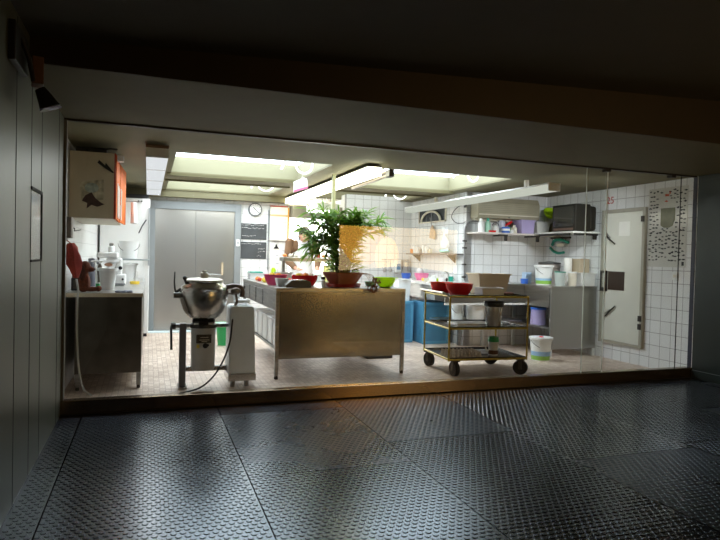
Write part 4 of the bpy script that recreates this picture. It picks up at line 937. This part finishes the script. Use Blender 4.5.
crate_big(t)
t.location = (4.00, 3.10, 0); t.rotation_euler = (0, 0, 0)
t2 = dup(t, (3.52, 3.32, 0), 0, 'blue stacked crate partly hidden behind the island'); t['label'] = 'blue stacked crate standing under the sink counter front'
for o_ in (t, t2): o_['group'] = 'blue crates on the floor'
t = thing('white_tub', 'large white tub standing on the hidden blue crate', 'tub', (3.60, 3.28, .634))
MB().lathe([(0, 0), (.12, 0), (.145, .30), (.155, .30), (.155, .315), (.14, .315), (.112, .006), (0, .006)], n=4).build('shell', WHITEP, t)
t.rotation_euler[2] = R(45); t.location = (3.62, 3.25, .6125)
MB().bb((-.11, -.12, .318), (.12, .11, .325)).build('lid', WHITEP, t)
# pipes on the column edge
t = thing('water_pipe', 'grey bent pipe with clips on the tiled column edge', 'pipe', (4.30, 2.585, 0))
MB().tube(bez([(0, -.01, .95), (-.01, -.01, 1.2), (-.01, -.01, 1.5), (-.01, -.01, 1.68), (.02, -.01, 1.76), (.07, -.01, 1.80), (.20, -.01, 1.815)], 6), .013).build('tube', mat('grey_pipe', (.22, .22, .23), .4, .3), t, smooth=True)
for z in (1.0, 1.18, 1.42, 1.52): MB().bb((-.035, -.03, z-.012), (.015, .013, z+.012)).build('clip', DARKMETAL, t)
t = thing('wall_cable', 'dark looping cable on the wall left of air conditioner', 'cable', (4.295, 2.56, 0))
MB().tube(bez([(.0, .0, 2.04), (-.01, .25, 2.02), (-.01, .42, 1.9), (-.01, .3, 1.80), (-.005, .1, 1.78), (.0, .02, 1.80)], 6), .005).build('cord', BLACKP, t)
MB().bb((-.02, .0, 2.0), (.0, .05, 2.08)).build('plug', BLACKP, t)
# air conditioner
t = thing('air_conditioner', 'beige air conditioner high on the alcove back wall', 'air conditioner', (4.90, 2.597, 1.85))
MB().prism([(-.20, 0), (0, 0), (0, .30), (-.17, .30), (-.21, .22), (-.215, .06)], -.52, .52, ax='x').build('case', mat('aged_beige', (.36, .33, .24), .5, var=.08), t, bevel=.008)
m = MB()
for k in range(6): m.bb((-.48, -.218, .09+k*.028), (.46, -.212, .096+k*.028))
m.build('grille', mat('beige_shadow', (.28, .26, .19), .6), t)
MB().bb((-.5, -.218, .045), (.5, -.21, .06)).build('outlet_flap', OFFW, t)
MB().bb((-.02, -.216, .015), (.01, -.212, .025)).build('badge', INK, t)
MB().bb((-.50, -.09, -.03), (.50, -.005, 0)).build('lower_tray', OFFW, t, bevel=.004)
# alcove shelf
t = thing('alcove_shelf', 'long white shelf on black brackets in the alcove', 'shelf', (0, 0, 0))
MB().bb((4.33, 2.28, 1.622), (5.70, 2.595, 1.645)).build('board', mat('pinkish_white_board', (.68, .62, .58), .5), t, bevel=.002)
for x in (4.76, 5.30):
    MB().bb((x-.10, 2.27, 1.600), (x+.05, 2.29, 1.621)).bb((x-.0, 2.28, 1.53), (x+.05, 2.30, 1.62)).bb((x+.01, 2.28, 1.60), (x+.04, 2.595, 1.621)).build('bracket', BLACKP, t, bevel=.004)
t = thing('corner_shelf', 'white corner shelf carrying the television', 'shelf', (0, 0, 0))
MB().bb((5.26, 1.45, 1.640), (5.705, 2.274, 1.662)).build('board', mat('white_board', (.72, .72, .68), .4), t, bevel=.002)
MB().bb((5.27, 1.55, 1.612), (5.30, 2.2, 1.638)).build('side_rail', BLACKP, t)
MB().bb((5.30, 1.47, 1.612), (5.69, 1.49, 1.638)).bb((5.60, 1.46, 1.56), (5.66, 1.48, 1.638)).build('bracket', BLACKP, t, bevel=.004)
t = thing('television', 'old dark television on the corner shelf', 'television', (5.53, 1.74, 1.663))
MB().bb((-.20, -.24, 0), (.05, .24, .37)).build('case', TVCASE, t, bevel=.012)
MB().prism([(-.22, .02), (.22, .02), (.22, .35), (-.22, .35)], .05, .17, ax='x').build('back', TVCASE, t, bevel=.03)
MB().bb((-.208, -.205, .07), (-.198, .205, .345)).build('screen', TVGLASS, t, bevel=.004)
MB().bb((-.206, -.2, .02), (-.199, .2, .05)).build('control_strip', mat('tv_strip', (.12, .07, .05), .4), t)
MB().bb((-.10, -.243, .25), (-.02, -.239, .28)).build('grip_recess', GAP, t)
# shelf goods
def bottle(label, loc, r, h, m1, m2, cat='bottle', name='bottle'):
    t = thing(name, label, cat, loc)
    MB().lathe([(0, 0), (r, 0), (r, h*.65), (r*.5, h*.8), (0, h*.8)], n=20).build('body', m1, t, smooth=True)
    MB().lathe([(0, h*.8), (r*.55, h*.8), (r*.5, h), (0, h)], n=16).build('cap', m2, t, smooth=True)
    return t
SZ = 1.646
MINT = mat('mint', (.35, .62, .48), .4)
bottle('white bottle with mint label at the left end of alcove shelf', (4.42, 2.36, SZ), .045, .19, WHITEP, WHITEP)
bottle('white bottle with green cap second on alcove shelf', (4.53, 2.36, SZ), .04, .20, MINT, TEAL)
t = thing('red_tray', 'small flat red tray at the left of alcove shelf', 'tray', (4.57, 2.315, SZ)); MB().bb((-.05, -.03, 0), (.05, .0, .022)).build('dish', RED, t, bevel=.004); MB().bb((-.055, -.032, .022), (.055, .002, .027)).build('rim', RED, t)
t = thing('glass_teapot', 'small glass jar with wire handle on the alcove shelf', 'jar', (4.67, 2.38, SZ)); MB().lathe([(0, 0), (.045, 0), (.05, .06), (.035, .10), (0, .105)]).build('body', CLEARW, t, smooth=True); MB().tube(arc((0, 0, .09), .055, 0, 180, 10), .004, n=6).build('handle', DARKMETAL, t)
t = thing('measuring_jug', 'grey jug standing behind the blue tub on alcove shelf', 'jug', (4.82, 2.46, SZ)); MB().lathe([(0, 0), (.05, 0), (.055, .15), (.045, .18), (0, .18)]).build('body', mat('lavender_grey', (.45, .46, .55), .4), t, smooth=True); MB().tube(arc((-.05, 0, .12), .03, 90, 270, 8), .005, n=6).build('handle', WHITEP, t)
t = thing('blue_tub', 'blue tub in the middle of the alcove shelf', 'tub', (4.82, 2.35, SZ)); MB().lathe([(0, 0), (.055, 0), (.06, .085), (0, .085)]).build('body', BLUE, t, smooth=True); MB().lathe([(.061, .03), (.0625, .03), (.0625, .06), (.061, .06)]).build('label_band', WHITEP, t)
bottle('dark green jar right of the blue tub on alcove shelf', (4.92, 2.42, SZ), .035, .12, GREENF, BLACKP, 'jar', 'spice_jar')
bottle('small white pot in front of green jar on alcove shelf', (4.895, 2.30, SZ), .026, .055, WHITEP, OFFW, 'jar', 'spice_jar')
bottle('small white pot beside the cream jar on alcove shelf', (4.945, 2.30, SZ), .024, .06, OFFW, WHITEP, 'jar', 'spice_jar')
bottle('cream jar just left of the lilac bin on alcove shelf', (4.975, 2.37, SZ), .042, .12, OFFW, OFFW, 'jar', 'cream_jar')
o = MB().box((0, 0, 0), (.16, .03, .035), M=Matrix.Rotation(R(-28), 4, 'Y')).build('red_grater', RED, bevel=.01, loc=(4.94, 2.48, SZ+.13+.01)); tag(o, 'red bar lying tilted behind the cream jar', 'tool')
o = MB().bb((4.90, 2.44, SZ), (5.01, 2.56, SZ+.10)).build('storage_box', GREYFRAME); tag(o, 'grey box behind the cream jar holding the red bar', 'box')
def tapered(name, label, loc, w0, w1, d0, d1, h, m_, cat, rimm=None):
    t = thing(name, label, cat, loc); m = MB()
    def ring(w, d, z): return [m.bm.verts.new((sx*w/2, sy*d/2, z)) for sx, sy in ((-1, -1), (1, -1), (1, 1), (-1, 1))]
    rs = [ring(w0, d0, 0), ring(w1, d1, h), ring(w1-.01, d1-.01, h), ring(w0-.01, d0-.01, .006)]
    m.bm.faces.new(rs[0]); m.bm.faces.new(rs[-1])
    for a, b in zip(rs, rs[1:]):
        for i in range(4): m.bm.faces.new([a[i], a[(i+1) % 4], b[(i+1) % 4], b[i]])
    m.build('shell', m_, t, bevel=.004)
    MB().bb((-w1/2-.01, -d1/2-.01, h-.015), (w1/2+.01, -d1/2, h)).bb((-w1/2-.01, d1/2, h-.015), (w1/2+.01, d1/2+.01, h)).bb((-w1/2-.01, -d1/2, h-.015), (-w1/2, d1/2, h)).bb((w1/2, -d1/2, h-.015), (w1/2+.01, d1/2, h)).build('rim', rimm or m_, t)
    return t
tapered('lilac_bin', 'lilac plastic bin on the alcove shelf', (5.145, 2.38, SZ), .20, .23, .2, .22, .195, LILAC, 'bin')
tapered('grey_bin', 'off-white bin between lilac bin and television', (5.41, 2.38, SZ), .18, .24, .18, .22, .175, mat('warm_white_plastic', (.60, .60, .57), .45), 'bin')
m = MB()
for k in range(5): m.ball((random.uniform(-.06, .06), random.uniform(-.04, .04), random.uniform(-.02, .02)), (.05, .04, .04), seg=8)
o = m.build('paper_bundle', mat('mauve_paper', (.5, .45, .46), .8), loc=(5.40, 2.37, SZ+.135), remesh=.010); tag(o, 'crumpled mauve paper in the off-white bin', 'paper')
t = thing('lime_bowl', 'lime green bowl leaning above the off-white bin', 'bowl', (5.61, 2.40, SZ+.265)); 
MB().lathe([(0, 0), (.05, .005), (.10, .05), (.11, .09), (.105, .09), (.09, .05), (0, .012)], n=28).build('shell', LIME, t, smooth=True); MB().lathe([(.109, .086), (.116, .086), (.116, .094), (.105, .094)], n=28).build('rim', LIME, t)
t.rotation_euler = (R(38), R(-10), 0)
o = MB().bb((5.565, 2.33, SZ), (5.69, 2.58, SZ+.18)).build('storage_box', mat('olive_box', (.10, .09, .05), .6), bevel=.005); tag(o, 'dark olive box in the alcove corner under lime bowl', 'box')
# green cloth tubes on right wall
o = MB().tube(bez([(5.685, 2.42, 1.50), (5.67, 2.36, 1.56), (5.66, 2.24, 1.575), (5.66, 2.14, 1.56), (5.687, 2.06, 1.53)], 6), .022, n=10).build('hose_loop', TEAL, smooth=True); tag(o, 'upper green rubber hose loop on the wall below television', 'hose')
o = MB().tube(bez([(5.690, 2.47, 1.46), (5.685, 2.39, 1.41), (5.685, 2.28, 1.38), (5.690, 2.16, 1.39)], 6), .019, n=10).build('hose_loop', TEAL, smooth=True); tag(o, 'lower green rubber hose piece on wall under the upper one', 'hose')
o = MB().ball((5.655, 2.20, 1.495), (.03, .09, .032)).build('cream_glove', OFFW, smooth=True); tag(o, 'cream glove tucked under the upper green hose loop', 'glove')
t = thing('wall_hooks', 'black hook strip on right wall holding the green hoses', 'hook', (5.70, 2.25, 1.57))
MB().bb((-.015, -.22, .02), (.008, .22, .045)).build('rail', DARKMETAL, t)
for y in (-.15, 0, .15): MB().tube([(-.01, y, .03), (-.03, y, .015), (-.03, y, .0)], .004, n=6).build('hook', DARKMETAL, t)
# number on wall
def text(s, size, loc, rot, m_, name, parent=None, depth=.001):
    cu = bpy.data.curves.new(name, 'FONT'); cu.body = s; cu.size = size; cu.extrude = depth; cu.align_x = 'CENTER'
    tmp = bpy.data.objects.new(name, cu); dg = bpy.context.evaluated_depsgraph_get()
    COL.objects.link(tmp); bpy.context.view_layer.update(); dg = bpy.context.evaluated_depsgraph_get()
    me = bpy.data.meshes.new_from_object(tmp.evaluated_get(dg)); bpy.data.objects.remove(tmp)
    me.materials.clear(); me.materials.append(m_)
    o = bpy.data.objects.new(name, me); COL.objects.link(o); o.location = loc; o.rotation_euler = rot
    if parent: o.parent = parent
    return o
o = text('25', .13, (XR-.003, 1.285, 2.03), (R(90), 0, R(-90)), mat('red_number_paint', (.45, .04, .03), .5), 'wall_number'); tag(o, 'red number 25 above the white door on right tiles', 'number')
# right counter goods
bb_ = [(.03, .075, GREEN), (.075, .10, mat('sky_label', (.25, .48, .75), .4))]
bucket('paint_bucket', 'white tub with green and blue label on the alcove counter', (5.105, 1.83, .933), .10, .12, .26, WHITEP, lid=WHITEP, band=[(.012, .06, mat('leaf_green_label', (.25, .50, .08), .4)), (.06, .09, mat('sky_label', (.30, .50, .75), .4))])
bucket('paint_bucket', 'white tub with green and blue label on the floor by counter', (4.71, 1.32, 0), .11, .135, .285, WHITEP, lid=WHITEP, band=[(.012, .065, mat('leaf_green_label2', (.25, .50, .08), .4)), (.065, .12, mat('sky_label2', (.30, .50, .75), .4))])
o = MB().ball((4.70, 1.30, .296), (.03, .025, .012)).build('red_lump', RED, smooth=True); tag(o, 'small red scrap on the floor tub lid', 'scrap')
t = thing('measuring_jug', 'frosted measuring jug right of tub on the alcove counter', 'jug', (5.17, 1.57, .933))
MB().lathe([(0, 0), (.062, 0), (.072, .185), (.068, .185), (.058, .005), (0, .005)]).build('body', mat('frosted_jug', (.45, .50, .48), .4), t, smooth=True)
MB().tube(arc((.068, 0, .10), .055, 75, -75, 8), .009).build('handle', WHITEP, t, smooth=True)
MB().lathe([(.073, .178), (.077, .178), (.077, .188), (.072, .188)]).build('rim', TEAL, t)
t = thing('saucepan', 'dark-rimmed grey pan stacked behind the frosted jug', 'pan', (5.44, 2.15, .933))
MB().lathe([(0, 0), (.14, 0), (.15, .15), (.14, .22), (.155, .225), (.155, .28), (0, .28)]).build('body', mat('grey_brown_pan', (.30, .27, .25), .4, .3), t, smooth=True)
MB().lathe([(0, .28), (.13, .28), (.16, .285), (.155, .305), (0, .325)]).build('lid', BLACKP, t, smooth=True)
t = thing('paper_roll', 'white paper roll standing behind boxes on alcove counter', 'paper roll', (5.46, 1.78, 1.12-.187))
MB().cyl((0, 0, 0), (0, 0, .37), .055, n=24).build('roll', PAPER, t, smooth=True)
MB().cyl((0, 0, .370), (0, 0, .372), .02, n=16).build('core', CREAM, t)
o = MB().bb((5.53, 1.62, .933), (5.69, 1.80, 1.30)).build('brown_box', mat('tan_card', (.48, .40, .28), .7), bevel=.003); tag(o, 'tan cardboard box against the right wall on counter', 'box')
t = thing('cream_canister', 'cream canister with scoop on the alcove counter', 'canister', (5.36, 1.56, .933))
MB().lathe([(0, 0), (.055, 0), (.058, .17), (0, .17)]).build('body', OFFW, t, smooth=True); MB().lathe([(0, .17), (.06, .17), (.06, .19), (0, .19)]).build('lid', WHITEP, t, smooth=True)
tapered('clear_storage_box', 'wide frosted box at the near end of alcove counter', (5.56, 1.535, .933), .22, .24, .10, .11, .18, CLEARW, 'box')
o = MB().lathe([(0, 0), (.05, 0), (.055, .07), (0, .07)]).build('blue_tub', BLUE, loc=(5.0, 2.12, .933), smooth=True); tag(o, 'small blue tub left of the labelled tub on counter', 'tub')
o = MB().bb((5.08, 2.2, .933), (5.18, 2.3, 1.09)).build('pale_blue_box', mat('pale_blue', (.45, .6, .8), .4), bevel=.01); tag(o, 'pale blue box half hidden behind the labelled tub', 'box')
bucket('lilac_bucket', 'lilac bucket with blue lid on the alcove lower shelf', (5.07, 1.88, .386), .105, .095, .225, LILAC, lid=BLUE, handle=False)
m = MB()
for k in range(7): m.ball((random.uniform(-.05, .05), random.uniform(-.05, .05), random.uniform(.07, .19)), (.055, .045, .055), seg=8)
o = m.build('white_sack', WHITEP, loc=(5.17, 1.64, .386), remesh=.012); tag(o, 'white sack beside the lilac bucket on lower shelf', 'sack')
bucket('white_pail', 'white pail on the lower shelf seen through the trolley', (4.55, 2.3, .426), .12, .135, .2, WHITE, handle=False)
bucket('grey_pail', 'grey-white pail left of another on the lower shelf', (4.50-.0, 2.30, .426), .07, .08, .21, GREYPAINT, handle=True).location = (4.03, 2.28, .426)
bpy.data.objects['white_pail'].location = (4.32, 2.28, .426)
o = MB().bb((4.40, 2.35, .64), (4.58, 2.5, .645)).bm.free()
t = thing('wall_socket', 'white switch box low under the wall chart', 'socket', (XR-.001, .225, 1.12))
MB().bb((-.02, -.035, -.045), (0, .035, .045)).build('plate', WHITEP, t, bevel=.004); MB().bb((-.026, -.015, -.015), (-.02, .015, .015)).build('rocker', OFFW, t)
# chart
t = thing('wall_chart', 'large wall chart of many small dark figures on right tiles', 'poster', (XR-.001, .36, 1.22))
MB().bb((-.004, -.265, 0), (0, .285, .93)).build('sheet', POSTERP, t)
m = MB(); m2 = MB(); rc = random.Random(11)
def blob(mb, y, z, w, h):
    n = 8; ph = rc.uniform(0, 6)
    poly = [(y+w*math.cos(2*PI*i/n)*(1+.35*math.sin(3*i+ph)), z+h*math.sin(2*PI*i/n)*(1+.35*math.cos(2*i+ph))) for i in range(n)]
    mb.prism(poly, -.006, -.004, ax='x')
for r_ in range(18):
    for c_ in range(11):
        y = .25-c_*.0475+rc.uniform(-.012, .012); z = .08+r_*.0475+rc.uniform(-.014, .014)
        if -.10 < y < .14 and z > .46 and z < .78: continue
        if .78 < z and -.02 < y < .10: continue
        if rc.random() < .16: continue
        blob(m, y, z, rc.uniform(.014, .024), rc.uniform(.006, .011))
blob(m2, .02, .84, .035, .016); blob(m2, -.02, .87, .012, .022); blob(m2, .03, .77, .022, .010)
m.build('small_figures', INK, t); m2.build('red_figures', REDINK, t)
MB().prism([(.10, .69), (-.10, .69), (-.10, .55), (-.07, .48), (-.02, .46), (.05, .46), (.10, .49)], -.008, -.004, ax='x').build('olive_patch', OLIVEPATCH, t)
MB().bb((-.006, -.24, .02), (-.004, -.21, .065)).build('corner_block', INK, t)

# ------------------------------------------------------------------ trolley
TX, TY, TR = 3.50, .92, R(-5)
t = thing('yellow_trolley', 'three-tier yellow tube trolley with dark trays by the glass', 'trolley', (TX, TY, 0), TR)
w, d = .46, .36
def frame(m, z, w=w, d=d, r=.010):
    m.tube([(-w, -d, z), (w, -d, z), (w, d, z), (-w, d, z), (-w, -d, z)][:-1]+[(-w, -d, z)], r, n=8)
for x, y in ((-w, -d), (w, -d), (w, d), (-w, d)): MB().cyl((x, y, .17), (x, y, .865), .010, n=10).build('post', YMETAL, t, smooth=True)
for k, z in enumerate((.185, .515, .855)):
    m = MB()
    for a_, b_ in (((-w, -d), (w, -d)), ((w, -d), (w, d)), ((w, d), (-w, d)), ((-w, d), (-w, -d))): m.cyl((a_[0], a_[1], z), (b_[0], b_[1], z), .011, n=10)
    m.build('rail', YMETAL, t, smooth=True)
    MB().bb((-w+.008, -d+.008, z-.008), (w-.008, d-.008, z+.004)).bb((-w+.008, -d+.008, z), (w-.008, -d+.016, z+.020)).bb((-w+.008, d-.016, z), (w-.008, d-.008, z+.020)).bb((-w+.008, -d+.008, z), (-w+.016, d-.008, z+.020)).bb((w-.016, -d+.008, z), (w-.008, d-.008, z+.020)).build('tray', TRAY, t, bevel=.002)
MB().tube([(-w, -d, .86), (-w-.07, -d+.03, .895), (-w-.07, d-.03, .895), (-w, d, .86)], .011, n=8).build('handle', mat('worn_chrome', (.62, .58, .48), .3, .8), t, smooth=True)
for x, y, a_ in ((-w+.09, -d+.05, .1), (w-.05, -d+.04, .9), (w-.08, d-.04, .9), (-w+.04, d-.06, .25)):
    g = MB().bb((-.034, -.02, .06), (-.027, .02, .165)).bb((.027, -.02, .06), (.034, .02, .165)).bb((-.045, -.045, .160), (.045, .045, .176)).build('caster', DARKMETAL, t); g.location = (x, y, 0); g.rotation_euler[2] = a_
    MB().cyl((-.026, 0, .080), (.026, 0, .080), .080, n=28).build('wheel', RUBBER, g, smooth=True, bevel=.006)
def onT(x, y): c, s = math.cos(TR), math.sin(TR); return (TX+c*x-s*y, TY+s*x+c*y)
x, y = onT(-.245, -.10); bowl('red_basin', 'red plastic bowl in front on the trolley top', (x, y, .861), .10, .150, .125, RED, cat='basin')
x, y = onT(-.335, .20); bowl('red_basin', 'red plastic bowl behind the other on the trolley top', (x, y, .861), .085, .125, .125, RED, cat='basin')
x, y = onT(.075, -.19); crate('steel_pan', 'shallow steel pan on the trolley top', (x, y, .861), (.26, .2, .08), mat('dull_tin', (.50, .50, .50), .45, .4), 'pan', rz=TR)
x, y = onT(.245, .17); t = tapered('beige_bin', 'beige rectangular bin at the back of trolley top', (x, y, .861), .34, .42, .22, .27, .235, mat('beige_plastic', (.62, .52, .38), .45), 'bin')
x2, y2 = onT(.36, -.10)
o = MB().ball((0, 0, .018), (.09, .05, .02)).build('brown_cloth', mat('brown_cloth', (.16, .07, .05), .9), loc=(x2-.02, y2, .861), smooth=True); tag(o, 'small brown cloth beside the beige bin on trolley', 'cloth')
for k, (dx, m_, l_) in enumerate(((-.09, STEELD, 'steel tin poking out of the beige bin at left'), (.07, WHITE, 'white tub lid poking out of the beige bin'))):
    o = MB().lathe([(0, 0), (.05, 0), (.06, .20), (.03, .225), (0, .23)]).build('tin', m_, loc=(x+dx, y, .868), smooth=True); tag(o, l_, 'tin')
# jar on the middle tray
x, y = onT(.16, -.15)
t = thing('storage_jar', 'clear jar of brown powder with black lid on middle tray', 'jar', (x, y, .521))
MB().lathe([(0, 0), (.085, 0), (.09, .01), (.092, .215), (.087, .215), (.082, .006), (0, .006)], n=32).build('glass', CLEAR, t, smooth=True)
MB().lathe([(0, .008), (.079, .008), (.081, .15), (.02, .17), (0, .18)], n=32).build('powder', COFFEE, t, smooth=True)
MB().lathe([(0, .217), (.105, .215), (.11, .225), (.11, .262), (.10, .275), (0, .275)], n=32).build('lid', BLACKP, t, smooth=True)
x, y = onT(.17, -.14)
t = thing('lidded_mug', 'clear mug of brown powder with green lid on lowest tray', 'mug', (x, y, .191))
MB().lathe([(0, 0), (.052, 0), (.058, .15), (.054, .15), (.049, .005), (0, .005)], n=28).build('cup', CLEARW, t, smooth=True)
MB().lathe([(0, .006), (.0485, .006), (.050, .055), (0, .06)], n=28).build('powder', COFFEE, t, smooth=True)
MB().lathe([(.0532, .012), (.0542, .012), (.0560, .058), (.0552, .058)], n=28).build('powder_band', COFFEE, t, smooth=True)
MB().lathe([(0, .152), (.06, .15), (.063, .16), (.055, .205), (0, .215)], n=28).build('lid', GREEN, t, smooth=True)
MB().tube(arc((-.055, 0, .09), .042, 100, 260, 8), .008).build('handle', WHITEP, t, smooth=True)
# blue-grey tray contents (reflective flat sheet) and egg tray
x, y = onT(-.23, -.16)
t = thing('egg_tray', 'brown studded egg tray on the lowest trolley tray', 'egg tray', (x, y, .192), TR)
m = MB(); m.bb((-.20, -.14, 0), (.20, .14, .006))
m.build('base', mat('pulp_card', (.34, .27, .21), .9, var=.2), t)
m = MB()
for i in range(9):
    for j in range(6): m.cyl((-.176+i*.044, -.11+j*.044, .004), (-.176+i*.044, -.11+j*.044, .066), .021, .008, n=8)
m.build('cones', mat('pulp_card_cones', (.50, .43, .36), .9, var=.3, scale=40), t)
x, y = onT(.05, .12)
o = MB().bb((-.22, -.15, 0), (.22, .15, .01)).build('metal_sheet', STEEL, loc=(x-.05, y, .5195), bevel=.003); o.rotation_euler[2] = TR; tag(o, 'flat steel sheet lying on the middle trolley tray', 'sheet')
x, y = onT(.10, .08)
o = MB().bb((-.18, -.15, 0), (.18, .15, .008)).build('metal_sheet', STEELD, loc=(x+.0, y, .1895), bevel=.003); o.rotation_euler[2] = TR; tag(o, 'flat steel sheet lying on the lowest trolley tray', 'sheet')

# ------------------------------------------------------------------ light
def area(name, loc, rot, sx, sy, e, col=(1, 1, 1), spread=PI):
    l = bpy.data.lights.new(name, 'AREA'); l.shape = 'RECTANGLE'; l.size = sx; l.size_y = sy; l.energy = e; l.color = col; l.spread = spread
    o = bpy.data.objects.new(name, l); COL.objects.link(o); o.location = loc; o.rotation_euler = rot; return o
area('annex_fill', (2.7, 6.0, 2.1), (0, 0, 0), .7, 1.2, 140)  # added area light without a lamp body, keeps the annex bright
area('left_counter_light', (.065, 2.55, 2.09), (0, 0, 0), .18, 3.4, 13, (.95, .97, 1))
area('back_fill', (1.1, 4.0, 2.12), (0, 0, 0), 1.0, .7, 14)  # extra area light, no fixture; brightens the back left of the kitchen
area('hall_fill', (1.2, -4.6, 2.3), (R(0), 0, 0), .6, .6, .8, (1, .97, .88))  # soft added light with no lamp body, lifts the public side
area('alcove_fill', (4.75, .25, 2.16), (R(62), 0, R(-8)), .9, .06, 8, (.92, .96, 1), R(95))  # added area light, no housing; brightens the right alcove
w = bpy.data.worlds.new('World'); SC.world = w; w.use_nodes = True
w.node_tree.nodes['Background'].inputs[0].default_value = (.6, .75, 1, 1); w.node_tree.nodes['Background'].inputs[1].default_value = .3

# ------------------------------------------------------------------ camera
cd = bpy.data.cameras.new('camera'); cam = bpy.data.objects.new('camera', cd); COL.objects.link(cam); SC.camera = cam
cd.sensor_width = 36; cd.lens = 592/720*36; cd.clip_start = .05
f = 592.
Yc = Vector(((148-360)/f, (270-252)/f, -1)).normalized(); Xc = Vector(((2011-360)/f, (270-297)/f, -1))
Xc = (Xc-Yc*Xc.dot(Yc)).normalized(); Zc = Xc.cross(Yc)
M3 = Matrix((Xc, Yc, Zc))      # rows: world axes seen from the camera
cam.matrix_world = Matrix.Translation((0, -4.949, 1.25)) @ M3.to_4x4()
vs = SC.view_settings; vs.view_transform = 'Standard'; vs.look = 'None'; vs.gamma = 1; vs.exposure = .3; vs.use_curve_mapping = False
SC.cycles.use_denoising = True
SC.cycles.max_bounces = 10; SC.cycles.transparent_max_bounces = 24; SC.cycles.sample_clamp_indirect = 8
